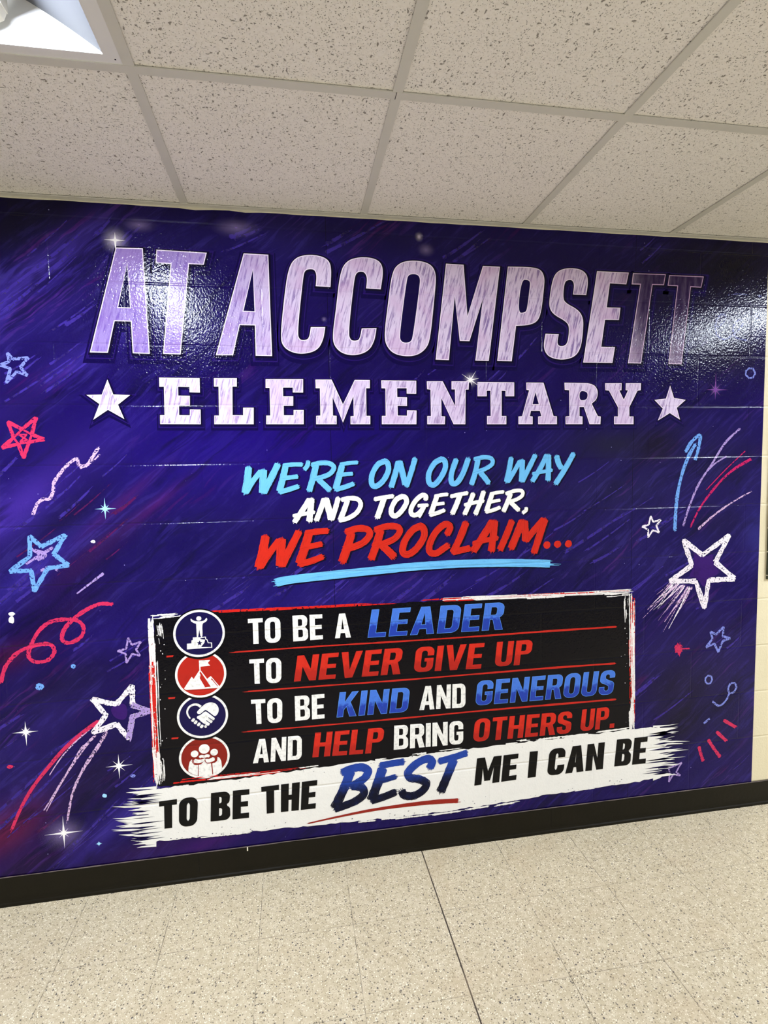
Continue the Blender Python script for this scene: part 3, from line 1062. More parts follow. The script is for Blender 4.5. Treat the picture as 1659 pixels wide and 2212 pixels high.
SUB = [
    (za, [(508, 928), (750, 932), (752, 1018), (690, 1016), (690, 985), (622, 983), (623, 1036), (692, 1037), (692, 1097), (627, 1096), (628, 1152), (692, 1153), (692, 1118), (756, 1119), (757, 1207), (515, 1206), (514, 1152), (541, 1152), (537, 983), (510, 983)], None, []),
    (za, [(835, 932), (972, 932), (972, 982), (946, 982), (947, 1152), (1010, 1153), (1010, 1108), (1073, 1108), (1073, 1207), (838, 1207), (838, 1155), (866, 1155), (863, 982), (836, 982)], None, []),
    (zb_, [(38, 937), (262, 937), (262, 1018), (200, 1017), (200, 988), (142, 988), (143, 1040), (203, 1040), (203, 1097), (146, 1097), (147, 1153), (205, 1153), (205, 1122), (265, 1122), (265, 1207), (42, 1207), (42, 1155), (66, 1155), (62, 990), (38, 990)], None, []),
    (zb_, [(335, 940), (432, 940), (500, 1088), (570, 942), (660, 943), (660, 992), (638, 992), (640, 1157), (663, 1157), (663, 1207), (545, 1207), (545, 1159), (564, 1158), (562, 1040), (500, 1197), (438, 1045), (440, 1155), (462, 1157), (462, 1207), (340, 1207), (340, 1157), (365, 1155), (362, 992), (337, 992)], None, []),
    (zb_, [(728, 945), (937, 947), (937, 1025), (880, 1024), (880, 992), (823, 992), (824, 1045), (882, 1046), (882, 1098), (826, 1097), (827, 1155), (882, 1156), (882, 1124), (939, 1125), (938, 1207), (732, 1207), (732, 1157), (755, 1157), (753, 993), (730, 992)], None, []),
    (zb_, [(1000, 950), (1095, 950), (1170, 1098), (1168, 999), (1148, 999), (1148, 950), (1252, 950), (1250, 1000), (1232, 1000), (1230, 1207), (1160, 1207), (1087, 1050), (1088, 1159), (1110, 1160), (1108, 1207), (1003, 1207), (1003, 1158), (1025, 1158), (1022, 1000), (1002, 998)], None, []),
    (zb_, [(1303, 955), (1522, 957), (1522, 1040), (1470, 1040), (1470, 1008), (1447, 1007), (1447, 1158), (1475, 1158), (1475, 1207), (1360, 1207), (1360, 1158), (1382, 1158), (1380, 1007), (1358, 1007), (1358, 1040), (1303, 1040)], None, []),
    (zc, [(212, 904), (315, 905), (375, 1105), (395, 1106), (395, 1153), (283, 1153), (283, 1107), (302, 1105), (293, 1073), (240, 1073), (233, 1105), (250, 1107), (250, 1153), (165, 1153), (165, 1107), (187, 1105), (229, 950), (213, 948)], None, [[(267, 962), (287, 1034), (249, 1034)]]),
    (zc, [(440, 905), (575, 907), (620, 918), (642, 955), (634, 1005), (603, 1030), (640, 1105), (657, 1107), (655, 1153), (590, 1153), (556, 1050), (530, 1050), (530, 1105), (548, 1107), (548, 1153), (447, 1153), (447, 1107), (470, 1105), (468, 950), (442, 948)], (0, 1, 5, 6, 7, 8, 9, 10, 11, 12, 13, 14, 15, 16, 17, 18, 19), [[(530, 955), (565, 956), (580, 970), (576, 1000), (560, 1010), (530, 1010)]]),
    (zc, [(683, 908), (782, 908), (781, 950), (768, 951), (795, 1006), (820, 951), (806, 950), (807, 908), (898, 908), (896, 950), (877, 953), (828, 1052), (828, 1107), (853, 1107), (853, 1153), (737, 1153), (737, 1107), (760, 1107), (760, 1052), (706, 952), (685, 950)], None, []),
]
STARS = [(za, [(200, 940), (235, 1029), (335, 1033), (263, 1090), (301, 1176), (203, 1121), (116, 1180), (152, 1086), (75, 1032), (166, 1030)]),
         (zc, [(1072, 922), (1095, 996), (1165, 1008), (1112, 1055), (1131, 1126), (1070, 1087), (999, 1131), (1028, 1060), (978, 1008), (1047, 1000)])]


def raised_letter(name, pts, holes, sharp, face, rim, big, label):
    b = MB()
    sh = list(range(len(pts))) if sharp is None else sharp
    p = chaikin(pts, sh, 3) if len(sh) < len(pts) else list(pts)
    hs = [chaikin(h, list(range(len(h))) if sharp is None else [], 3) for h in holes]
    e = 1.0 if big else .62
    down = lambda q, dx, dz: [(x + dx * PX, z - dz * PX) for x, z in q]
    b.flat(offset(down(p, 2 * e, 9 * e), 13 * e * PX), y=-.00085, m=0)                 # painted shade
    b.flat(offset(down(p, 3 * e, 4 * e), 9 * e * PX), y=-.0010, m=1)                    # bevel
    b.flat(offset(down(p, 4.5 * e, 5 * e), 5.5 * e * PX), y=-.0011, m=0)
    b.flat(offset(down(p, 1 * e, 1 * e), 3.6 * e * PX), y=-.0012, m=2)
    inner = [offset(h, -4 * e * PX) for h in hs]
    for h in inner:
        pass
    b.flat(p, hs, y=-.0014, m=3)
    b.flat(offset(p, -1.9 * (1 if big else .8) * PX), [offset(h, 1.9 * (1 if big else .8) * PX) for h in hs], y=-.0016, m=4)
    # the counters keep the dark shade
    for h in hs:
        b.flat(offset(h, -.3 * PX), y=-.0013, m=0)
    return tag(b.build(name, [M['navy_black'], M['bevel'], M['shadow'], rim, face], mural), label)


for (z, pts, sharp, holes), ch in zip(TITLE, 'ATACCOMPSETT'):
    raised_letter('title_letter', z(pts), [z(h) for h in holes], sharp, M['wood'], M['rim_title'], True, 'tall lavender wood-grain letter ' + ch)
for (z, pts, sharp, holes), ch in zip(SUB, 'ELEMENTARY'):
    raised_letter('subtitle_letter', z(pts), [z(h) for h in holes], sharp, M['wood2'], M['rim'], False, 'pale lavender slab letter ' + ch)
for z, pts in STARS:
    raised_letter('title_star', z(pts), [], None, M['wood2'], M['rim'], False, 'pale lavender five-pointed star beside the word ELEMENTARY')

# ------------------------------------------------------------------ brush lettering: (zoom, ink, [letters: [strokes: points, width]])
b1, b2 = zoomed(510, 960, 5.53), zoomed(780, 960, 3.456)
b3, b4 = zoomed(620, 1040, 5.925), zoomed(880, 1040, 5.925)
b5, b6, b7 = zoomed(540, 1100, 4.608), zoomed(880, 1100, 4.366), zoomed(660, 1600, 4.366)
BRUSH = [
    ('sky', b1, 5.53, [
        [([(150, 275), (132, 440), (105, 580)], 80), ([(122, 575), (200, 440), (298, 320)], 62), ([(325, 310), (322, 450), (316, 575)], 84), ([(330, 575), (420, 400), (500, 235)], 76)],
        [([(590, 265), (555, 420), (515, 560)], 74), ([(565, 252), (680, 240), (790, 240)], 50), ([(540, 408), (640, 395), (735, 383)], 52), ([(520, 570), (640, 535), (745, 500)], 58)],
        [([(862, 200), (850, 255), (815, 300)], 52)],
        [([(955, 250), (915, 410), (872, 555)], 72), ([(905, 248), (1000, 222), (1110, 226), (1168, 275), (1120, 350), (1010, 395), (920, 412)], 56), ([(985, 420), (1060, 490), (1120, 548)], 66)],
        [([(1265, 255), (1225, 400), (1188, 535)], 74), ([(1245, 240), (1350, 222), (1450, 215)], 46), ([(1215, 368), (1310, 356), (1390, 350)], 46), ([(1190, 540), (1310, 505), (1405, 468)], 56)]]),
    ('sky', b2, 3.456, [
        [([(180, 125), (125, 150), (82, 225), (80, 295), (112, 312), (165, 270), (203, 195), (196, 138), (168, 122)], 40)],
        [([(278, 130), (250, 235), (224, 318)], 42), ([(288, 130), (310, 220), (330, 300)], 44), ([(338, 312), (375, 200), (402, 105)], 40)],
        [([(600, 110), (548, 140), (506, 215), (508, 285), (545, 300), (592, 250), (628, 175), (622, 122), (590, 108)], 40)],
        [([(710, 112), (675, 215), (676, 285), (715, 285), (760, 215), (800, 105)], 40)],
        [([(872, 115), (850, 215), (823, 298)], 40), ([(845, 112), (910, 96), (970, 105), (978, 145), (920, 185), (840, 212)], 32), ([(890, 210), (925, 252), (952, 290)], 40)],
        [([(1120, 100), (1102, 200), (1084, 280)], 40), ([(1095, 280), (1140, 205), (1185, 125)], 34), ([(1202, 118), (1200, 200), (1196, 275)], 42), ([(1202, 275), (1255, 170), (1300, 78)], 38)],
        [([(1385, 80), (1335, 180), (1277, 275)], 38), ([(1398, 82), (1398, 180), (1394, 268)], 42), ([(1280, 220), (1350, 205), (1425, 192)], 26)],
        [([(1458, 88), (1475, 145), (1495, 178)], 42), ([(1585, 68), (1520, 185), (1450, 295)], 40)]]),
    ('white', b3, 5.925, [
        [([(285, 230), (190, 380), (95, 520)], 66), ([(312, 225), (300, 370), (285, 510)], 76), ([(80, 440), (220, 415), (350, 392)], 46)],
        [([(475, 225), (425, 370), (375, 500)], 66), ([(498, 225), (535, 360), (565, 485)], 80), ([(575, 485), (620, 340), (655, 210)], 64)],
        [([(775, 240), (725, 380), (680, 490)], 66), ([(700, 236), (800, 214), (905, 228), (942, 300), (890, 400), (780, 470), (670, 498)], 58)],
        [([(1120, 228), (1240, 205), (1360, 188)], 54), ([(1240, 220), (1195, 350), (1152, 468)], 72)],
        [([(1470, 192), (1395, 235), (1338, 340), (1340, 420), (1395, 438), (1470, 370), (1528, 270), (1512, 205), (1460, 190)], 64)]]),
    ('white', b4, 5.925, [
        [([(232, 235), (235, 190), (185, 178), (105, 245), (48, 345), (52, 415), (110, 428), (180, 370), (215, 310)], 60), ([(135, 312), (200, 305), (262, 302)], 44), ([(215, 330), (180, 400), (148, 455)], 42)],
        [([(375, 195), (335, 310), (295, 425)], 64), ([(350, 190), (440, 172), (515, 165)], 46), ([(315, 300), (400, 288), (470, 278)], 42), ([(290, 430), (390, 400), (475, 365)], 52)],
        [([(555, 192), (670, 165), (770, 148)], 50), ([(672, 175), (625, 300), (572, 415)], 66)],
        [([(842, 155), (790, 290), (730, 420)], 62), ([(975, 130), (925, 280), (868, 420)], 62), ([(730, 300), (850, 272), (975, 248)], 46)],
        [([(1082, 165), (1045, 270), (1008, 385)], 62), ([(1060, 160), (1150, 142), (1230, 132)], 44), ([(1025, 275), (1110, 252), (1185, 240)], 42), ([(1005, 390), (1100, 365), (1185, 330)], 48)],
        [([(1320, 155), (1275, 275), (1228, 382)], 62), ([(1260, 158), (1370, 120), (1462, 122), (1468, 178), (1390, 232), (1260, 272)], 48), ([(1325, 270), (1380, 325), (1425, 368)], 58)],
        [([(1520, 335), (1515, 370), (1472, 402)], 48)]]),
    ('red', b5, 4.608, [
        [([(155, 270), (125, 430), (85, 580)], 84), ([(105, 575), (190, 440), (292, 310)], 66), ([(312, 300), (308, 430), (300, 560)], 86), ([(318, 560), (405, 385), (488, 220)], 72)],
        [([(585, 245), (540, 400), (490, 540)], 84), ([(555, 238), (670, 222), (775, 215)], 60), ([(510, 388), (620, 365), (715, 345)], 56), ([(490, 548), (610, 515), (725, 470)], 62)],
        [([(1010, 240), (965, 390), (918, 520)], 82), ([(955, 228), (1065, 192), (1165, 200), (1192, 250), (1135, 325), (1030, 375), (930, 398)], 66)],
        [([(1300, 210), (1255, 360), (1205, 495)], 76), ([(1245, 208), (1350, 172), (1455, 172), (1492, 215), (1440, 290), (1330, 340), (1225, 365)], 62), ([(1315, 360), (1385, 425), (1435, 475)], 76)]]),
    ('red', b6, 4.366, [
        [([(125, 158), (50, 195), (-25, 300), (-45, 400), (5, 425), (85, 370), (155, 260), (150, 180), (110, 152)], 64)],
        [([(372, 238), (402, 170), (360, 140), (275, 205), (212, 320), (210, 400), (270, 415), (340, 370), (385, 338)], 62)],
        [([(552, 125), (495, 270), (428, 410)], 66), ([(430, 405), (510, 385), (590, 366)], 58)],
        [([(800, 115), (710, 260), (620, 395)], 70), ([(822, 115), (808, 260), (790, 395)], 68), ([(620, 322), (740, 292), (850, 270)], 46)],
        [([(985, 110), (930, 250), (872, 382)], 64)],
        [([(1080, 110), (1030, 240), (975, 370)], 70), ([(1105, 115), (1110, 210), (1112, 295)], 68), ([(1118, 292), (1200, 190), (1282, 95)], 62), ([(1295, 95), (1245, 250), (1192, 410)], 68)]]),
]
WORDS = iter([c for word in ["WE'RE", 'ON', 'OUR', 'WAY', 'AND', 'TOGETHER,', 'WE', 'PROCLAIM'] for c in word])
INKS = {'sky': 'sky blue', 'white': 'white', 'red': 'red'}
for ink, z, s, letters in BRUSH:
    for L in letters:
        b = MB()
        sh = 4.5 if ink != 'sky' else 4.0
        for i, (pts, w) in enumerate(L):
            P = z(pts)
            ww = w / s * PX * .97
            stroke(b, [(x + sh * PX, q - 1.6 * PX) for x, q in P], ww * 1.06, -.0010, 1, lanes=4, rag0=.06, rag1=.08, seed=i)
        for i, (pts, w) in enumerate(L):
            P = z(pts)
            ww = w / s * PX * .97
            stroke(b, P, ww, -.0013 - .00002 * i, 0, lanes=9, rag0=.10, rag1=.17, seed=i + len(b.v))
        tag(b.build('brush_letter', [M[ink], M['shadow']], mural), INKS[ink] + ' brushed letter ' + next(WORDS))
for cx, cy in ((1315, 337), (1415, 330), (1518, 325)):
    b = MB()
    c = b6([(cx, cy)])[0]
    r_ = random.Random(cx)
    b.flat([(c[0] + math.cos(a) * 9.2 * PX * (1 + r_.uniform(-.07, .07)), c[1] + math.sin(a) * 9.2 * PX * (1 + r_.uniform(-.07, .07))) for a in np.linspace(0, 6.28, 26)[:-1]], y=-.0013)
    b.build('brush_dot', [M['red']], mural)
b = MB()
P = b5([(265, 728), (500, 688)]) + b6([(-190, 566), (0, 545), (400, 518), (800, 506), (1180, 508), (1345, 514)])
stroke(b, [(x + 1 * PX, q - 3 * PX) for x, q in P], 17 * PX, -.0010, 1, lanes=4, rag0=.2, rag1=.4)
stroke(b, P, 16.5 * PX, -.0013, 0, lanes=11, rag0=.5, rag1=1.3, gaps=.0, jit=.03)
b.build('brush_underline', [M['sky'], M['shadow']], mural)

# ------------------------------------------------------------------ condensed block lettering on a unit square
def arc(cx, cy, rx, ry, a0, a1, n=7):
    return [(cx + rx * math.cos(math.radians(a0 + (a1 - a0) * i / n)), cy + ry * math.sin(math.radians(a0 + (a1 - a0) * i / n))) for i in range(n + 1)]


def rr(x0, y0, x1, y1, r, ry=None):
    ry = ry or r
    return arc(x1 - r, y1 - ry, r, ry, 0, 90) + arc(x0 + r, y1 - ry, r, ry, 90, 180) + arc(x0 + r, y0 + ry, r, ry, 180, 270) + arc(x1 - r, y0 + ry, r, ry, 270, 360)


def glyph(ch, s, h):
    """-> width, [(outline, holes)] on a cap height of 1 with stems s and bars h"""
    r, ri = .22, .06
    if ch == 'I': return s, [([(0, 0), (s, 0), (s, 1), (0, 1)], [])]
    if ch == 'T':
        w = .56; a = (w - s) / 2
        return w, [([(a, 0), (a + s, 0), (a + s, 1 - h), (w, 1 - h), (w, 1), (0, 1), (0, 1 - h), (a, 1 - h)], [])]
    if ch == 'L':
        w = .48
        return w, [([(0, 0), (w, 0), (w, h), (s, h), (s, 1), (0, 1)], [])]
    if ch == 'E':
        w = .5; m = h * .95
        return w, [([(0, 0), (w, 0), (w, h), (s, h), (s, .5 - m / 2), (w * .93, .5 - m / 2), (w * .93, .5 + m / 2), (s, .5 + m / 2), (s, 1 - h), (w, 1 - h), (w, 1), (0, 1)], [])]
    if ch == 'H':
        w = .6; m = h
        return w, [([(0, 0), (s, 0), (s, .5 - m / 2), (w - s, .5 - m / 2), (w - s, 0), (w, 0), (w, 1), (w - s, 1), (w - s, .5 + m / 2), (s, .5 + m / 2), (s, 1), (0, 1)], [])]
    if ch == 'O':
        w = .6
        return w, [(rr(0, 0, w, 1, r + .03), [rr(s, h, w - s, 1 - h, .075, .11)[::-1]])]
    if ch == 'U':
        w = .59
        o = [(0, 1), (s, 1)] + arc(s + .07, h + .1, .07, .1, 180, 270) + arc(w - s - .07, h + .1, .07, .1, 270, 360) + [(w - s, 1), (w, 1)] + arc(w - r, r, r, r, 360, 270) + arc(r, r, r, r, 270, 180)
        return w, [(o, [])]
    if ch == 'D':
        w = .6
        o = [(0, 0)] + arc(w - r, r, r, r, 270, 360) + arc(w - r, 1 - r, r, r, 0, 90) + [(0, 1)]
        hh = [(s, h)] + arc(w - s - .07, h + .1, .07, .1, 270, 360) + arc(w - s - .07, 1 - h - .1, .07, .1, 0, 90) + [(s, 1 - h)]
        return w, [(o, [hh[::-1]])]
    if ch in 'PR':
        w = .58; lo = .42
        q = .2
        o = [(0, 0), (s, 0), (s, lo)]
        if ch == 'P':
            o += arc(w - q, lo + q, q, q, 270, 360)
        else:
            o = [(0, 0), (s, 0), (s, lo - .03), (s + .07, lo - .03), (w - s * .98, 0), (w + .03, 0), (w - .10, lo + .02)] + arc(w - q, lo + q + .02, q, q, 300, 360)
        o += arc(w - q, 1 - q, q, q, 0, 90) + [(0, 1)]
        b0 = lo + h * .85
        hh = [(s, b0)] + arc(w - s - .06, b0 + .08, .06, .08, 270, 360) + arc(w - s - .06, 1 - h - .08, .06, .08, 0, 90) + [(s, 1 - h)]
        return w, [(o, [hh[::-1]])]
    if ch == 'B':
        w = .59; q = .19
        o = [(0, 0)] + arc(w - q, q, q, q, 270, 350) + arc(w - .17, .36, .16, .15, 0, 60, 5) + arc(w - .19, .68, .16, .14, -60, 0, 5) + arc(w - q - .02, 1 - q, q, q, 0, 90) + [(0, 1)]
        h1 = [(s, h * .9)] + arc(w - s - .06, h * .9 + .07, .06, .07, 270, 360) + arc(w - s - .06, .44 - .07, .06, .07, 0, 90) + [(s, .44)]
        h2 = [(s, .44 + h * .9)] + arc(w - s - .08, .44 + h * .9 + .06, .06, .06, 270, 360) + arc(w - s - .08, 1 - h * .9 - .06, .06, .06, 0, 90) + [(s, 1 - h * .9)]
        return w, [(o, [h1[::-1], h2[::-1]])]
    if ch == 'A':
        w = .66; t = s * .62
        o = [(0, 0), (s, 0), (s + .035, .2), (w - s - .035, .2), (w - s, 0), (w, 0), (w / 2 + t, 1), (w / 2 - t, 1)]
        hh = [(s + .07, .2 + h * .95), (w - s - .07, .2 + h * .95), (w / 2, .78)]
        return w, [(o, [hh[::-1]])]
    if ch == 'N':
        w = .64; k = s * .95
        o = [(0, 0), (k, 0), (k, .56), (w - k, 0), (w, 0), (w, 1), (w - k, 1), (w - k, .45), (k, 1), (0, 1)]
        return w, [(o, [])]
    if ch == 'M':
        w = .82; k = s * .92
        o = [(0, 0), (k, 0), (k, .6), (w / 2 - k * .42, .12), (w / 2 + k * .42, .12), (w - k, .6), (w - k, 0), (w, 0), (w, 1), (w - k * 1.15, 1), (w / 2, .48), (k * 1.15, 1), (0, 1)]
        return w, [(o, [])]
    if ch == 'V':
        w = .64
        return w, [([(w / 2 - s * .55, 0), (w / 2 + s * .55, 0), (w, 1), (w - s, 1), (w / 2, .3), (s, 1), (0, 1)], [])]
    if ch == 'K':
        w = .62
        return w, [([(0, 0), (s, 0), (s, .28), (s + .07, .40), (w - s * 1.02, 0), (w + .02, 0), (s + .19, .58), (w, 1), (w - s * 1.05, 1), (s, .6), (s, 1), (0, 1)], [])]
    if ch in 'CG':
        w = .59
        t = .64
        o = [(w, t)] + arc(w - r, 1 - r, r, r, 0, 90) + arc(r, 1 - r, r, r, 90, 180) + arc(r, r, r, r, 180, 270) + arc(w - r, r, r, r, 270, 360)
        inner = arc(w - s - .07, h + .1, .07, .1, 360, 270) + arc(s + .07, h + .1, .07, .1, 270, 180) + arc(s + .07, 1 - h - .1, .07, .1, 180, 90) + arc(w - s - .07, 1 - h - .1, .07, .1, 90, 0)
        if ch == 'C':
            o += [(w, 1 - t), (w - s, 1 - t)] + inner + [(w - s, t)]
        else:
            o += [(w, .54), (w * .52, .54), (w * .52, .54 - h * .8), (w - s, .54 - h * .8)] + inner + [(w - s, t)]
        return w, [(o, [])]
    if ch == 'S':
        w = .57
        q = .18
        o = [(w, .69)] + arc(w - r, 1 - r, r, r, 0, 90) + arc(r, 1 - r, r, r, 90, 180) + arc(r, .62, r, .17, 180, 255, 5) + [(w - s - .02, .36)] + arc(w - s - .07, h + .09, .07, .09, 20, -90, 5) + arc(s + .07, h + .09, .07, .09, 270, 180, 5) + [(s, .33), (0, .33)] + arc(r, r, r, r, 180, 270) + arc(w - r, r, r, r, 270, 360) + arc(w - r, .40, r, .17, 0, 72, 5) + [(s + .03, .65)] + arc(s + .07, 1 - h - .09, .07, .09, 200, 90, 5) + arc(w - s - .07, 1 - h - .09, .07, .09, 90, 0, 5) + [(w - s, .69)]
        return w, [(o, [])]
    if ch == '.': return s, [([(0, 0), (s, 0), (s, s), (0, s)], [])]
    raise KeyError(ch)


def set_word(b, text, quad, y, m, stem=.2, bar=.17, gap=.075, edge=None, grow=0.0):
    """fit a word into a quad (top left, top right, bottom right, bottom left) on the wall"""
    TL, TR, BR, BL = (Vector(q) for q in quad)
    gl, x = [], 0.0
    for c in text:
        w, parts = glyph(c, stem, bar)
        gl.append((x, parts)); x += w + gap
    tot = x - gap

    def mp(u, v):
        t = u / tot
        a = BL.lerp(BR, t); c = TL.lerp(TR, t)
        return tuple(a.lerp(c, v))
    iu = None
    up = ((TL - BL) + (TR - BR)) / 2
    base = (BL + BR) / 2
    hgt = up.length

    def uvf(x, z):
        # height inside the letter, 0 at the foot, 1 at the top, following the sloping base line
        d = BR - BL
        t = ((Vector((x, z)) - BL).dot(d)) / d.length_squared
        a = BL + d * t
        n = Vector((-d.y, d.x)).normalized()
        return (t, (Vector((x, z)) - a).dot(n) / max(1e-6, abs(up.dot(n))))
    for x0, parts in gl:
        for o, hs in parts:
            P = [mp(x0 + px, py) for px, py in o]
            H = [[mp(x0 + px, py) for px, py in h] for h in hs]
            if edge is not None:
                b.flat(P, H, y=y, m=edge, uvf=uvf)
                P = offset(P, -.9 * PX); H = [offset(h, .9 * PX) for h in H]
                b.flat(P, H, y=y - .0001, m=m, uvf=uvf)
            else:
                b.flat(P, H, y=y, m=m, uvf=uvf)


def Q(*p):
    return [W(*q) for q in p]

# ------------------------------------------------------------------ the black verse panel
def rough_poly(corners, amp, step=.012, seed=1):
    r = random.Random(seed)
    out = []
    n = len(corners)
    for i in range(n):
        a, c = Vector(corners[i]), Vector(corners[(i + 1) % n])
        d = c - a; k = max(1, int(d.length / step))
        nn = Vector((-d.y, d.x)).normalized()
        for j in range(k):
            out.append(tuple(a + d * j / k + nn * r.uniform(-amp, amp)))
    return out


b = MB()
b.flat(rough_poly(Q((333, 1336), (480, 1321), (860, 1302), (1362, 1281), (1364, 1600), (1000, 1640), (640, 1700), (341, 1698)), .0016, seed=4), y=-.0009)
panel = b.build('verse_panel', M['panel'], mural)

VERSE = [
    ('TO', 'w', Q((535.3, 1337), (605.4, 1332.2), (606.5, 1387.3), (537.3, 1391.6))),
    ('BE', 'w', Q((631.5, 1329.9), (696, 1326.5), (697.6, 1380.5), (633.5, 1385.6))),
    ('A', 'w', Q((721.8, 1326.2), (756, 1324.1), (758, 1376.8), (723.6, 1378.8))),
    ('LEADER', 'b', Q((803, 1316.8), (1091, 1300.5), (1083.5, 1359.8), (794, 1377.4))),
    ('TO', 'w', Q((538.3, 1424.4), (607.8, 1420), (607.8, 1474.7), (540.3, 1477))),
    ('NEVER', 'r', Q((642.6, 1416.2), (871.5, 1398.5), (862.5, 1455.8), (635, 1472))),
    ('GIVE', 'r', Q((899, 1398), (1047, 1388.5), (1038.5, 1443.6), (893.2, 1452.2))),
    ('UP', 'r', Q((1073.5, 1386.6), (1151.5, 1381.4), (1144.5, 1434.6), (1068, 1440))),
    ('TO', 'w', Q((542, 1511.5), (609.9, 1507.1), (609.5, 1560.4), (544.7, 1564.5))),
    ('BE', 'w', Q((636.5, 1503.7), (700.7, 1498.6), (701, 1551.3), (637.9, 1557))),
    ('KIND', 'b', Q((733.8, 1495.3), (886, 1484.6), (880, 1537.4), (727, 1549.6))),
    ('AND', 'w', Q((909, 1482.5), (1005.3, 1475.6), (1005.3, 1527.8), (905.7, 1533.8))),
    ('GENEROUS', 'b', Q((1031.5, 1470.8), (1330.5, 1446.5), (1323, 1499.3), (1026.3, 1524))),
    ('AND', 'w', Q((549.5, 1597.4), (652, 1588), (651.7, 1639.7), (546.4, 1648.9))),
    ('HELP', 'r', Q((680.8, 1582.4), (831, 1571), (824, 1625), (674.7, 1635.7))),
    ('BRING', 'w', Q((851.5, 1567), (1000.5, 1556.4), (1000.5, 1606.5), (850.4, 1619.4))),
    ('OTHERS', 'r', Q((1026.3, 1553), (1237, 1535.6), (1232, 1583.4), (1021, 1602.7))),
    ('UP.', 'r', Q((1257.8, 1532.7), (1330, 1525.2), (1326, 1571.6), (1252.5, 1579.6))),
]
for text, k, quad in VERSE:
    b = MB()
    if k == 'w':
        set_word(b, text, quad, -.0012, 0, .205, .165, .07)
        tag(b.build('verse_word', [M['verse_white']], panel), 'white word ' + text)
    else:
        set_word(b, text, quad, -.0012, 0, .205, .165, .085 if k == 'b' else .08, edge=1)
        b.build('verse_word', [M['verse_blue' if k == 'b' else 'verse_red'], M['blue_edge' if k == 'b' else 'red_edge']], panel).__setitem__('label', ('blue' if k == 'b' else 'red') + ' slanted word ' + text)

for i, (p, q) in enumerate((((507, 1408.6), (1330.5, 1354)), ((536, 1494), (1328.7, 1432.4)), ((534, 1580.6), (1329.8, 1509.8)))):
    b = MB()
    a, c = W(*p), W(*q)
    A = Vector(a); D = Vector(c) - A
    pts = [tuple(A + D * t + Vector((0, .0012 * math.sin(9 * t + i)))) for t in (0, .2, .4, .6, .8, 1)]
    stroke(b, pts, 3.6 * PX, -.0012, 0, lanes=3, rag0=3, rag1=.6, jit=.22, taper=(.7, 1.1))
    b.build('divider_line', [M['line_red']], panel)
for x, y in ((367, 1418), (371, 1508), (378, 1595)):
    b = MB()
    stroke(b, Q((x - 6, y), (x + 7, y - 1)), 3.5 * PX, -.0012, 0, lanes=3, rag0=.8, rag1=.8)
    b.build('red_tick', [M['line_red']], panel)

# the rough brushed border: white dry-brush over red
b = MB()
r_ = random.Random(12)


def dry_edge(p, q, n, spread, wmin, wmax, mlist, y0, lmin=.25, lmax=.9, lim=(0, 1)):
    P0, P1 = Vector(p), Vector(q)
    d = P1 - P0
    nn = Vector((-d.y, d.x)).normalized()
    for i in range(n):
        l = r_.uniform(lmin, lmax)
        s = lim[0] + r_.uniform(0, max(0, (lim[1] - lim[0]) - l)) if l < lim[1] - lim[0] else lim[0]
        e = min(lim[1], s + l)
        o = r_.gauss(0, spread / 2)
        pts = [tuple(P0 + d * (s + (e - s) * t) + nn * (o + r_.uniform(-1, 1) * .7 * PX)) for t in (0, .33, .66, 1)]
        stroke(b, pts, r_.uniform(wmin, wmax) * PX, y0 - .000012 * i, r_.choice(mlist), lanes=2, rag0=3, rag1=3, jit=.3, taper=(1, .6))


LT, LB = W(327, 1334), W(343, 1694)
RT, RB = W(1364, 1279), W(1365, 1576)
dry_edge(W(328, 1390), W(338, 1685), 20, 8 * PX, 3, 7, [1, 1, 1, 0], -.00125, .3, .8)
dry_edge(LT, LB, 18, 9 * PX, 1.2, 3.0, [0, 0, 1], -.0016, .15, .5)
dry_edge(W(324, 1334), W(329, 1440), 9, 7 * PX, 2, 4.5, [0], -.00185, .5, .95)
dry_edge(W(337, 1620), W(345, 1697), 9, 7 * PX, 2.5, 5, [0], -.0019, .5, .95)
dry_edge(RT, RB, 20, 6 * PX, 2, 4.5, [1, 0, 0], -.00125, .15, .6)
dry_edge(RT, RB, 20, 7 * PX, 1.6, 3.2, [0, 0, 1], -.0016, .15, .6)
dry_edge(W(1364, 1520), W(1363, 1583), 10, 6 * PX, 3, 5, [0], -.0019, .5, .9)
dry_edge(W(320, 1334), W(400, 1327), 8, 5 * PX, 1.2, 3, [0], -.0016, .3, .9)
dry_edge(W(430, 1323), W(860, 1302), 7, 2 * PX, 1.4, 3.4, [1], -.0013, .4, .9)
dry_edge(W(860, 1301), W(1364, 1276), 12, 3 * PX, 1.5, 3.5, [1, 1, 0], -.0013, .3, .8)
dry_edge(W(1000, 1293), W(1366, 1279), 12, 5 * PX, 1, 2.6, [0], -.0016, .15, .6)
dry_edge(W(1300, 1285), W(1366, 1281), 7, 7 * PX, 1, 3, [0], -.0018, .3, .8)
dry_edge(W(345, 1694), W(700, 1655), 12, 5 * PX, 1.4, 3, [1, 0, 1], -.0013, .2, .5)
dry_edge(W(350, 1640), W(352, 1690), 6, 4 * PX, 1, 2, [0], -.0016, .3, .9)
dry_edge(W(345, 1345), W(348, 1392), 7, 9 * PX, 1, 2.2, [0], -.0016, .2, .7)
dry_edge(W(1352, 1292), W(1354, 1345), 8, 8 * PX, 1, 2.6, [0], -.0016, .2, .7)
for i in range(60):
    x, y = r_.choice(((345, 1500), (1352, 1400), (350, 1660), (350, 1380)))
    x += r_.gauss(0, 9); y += r_.gauss(0, 60)
    c = W(x, y)
    e = r_.uniform(.5, 1.4) * PX
    b.flat([(c[0] - e, c[1]), (c[0], c[1] - e * 1.3), (c[0] + e, c[1]), (c[0], c[1] + e * 1.6)], y=-.0017, m=0)
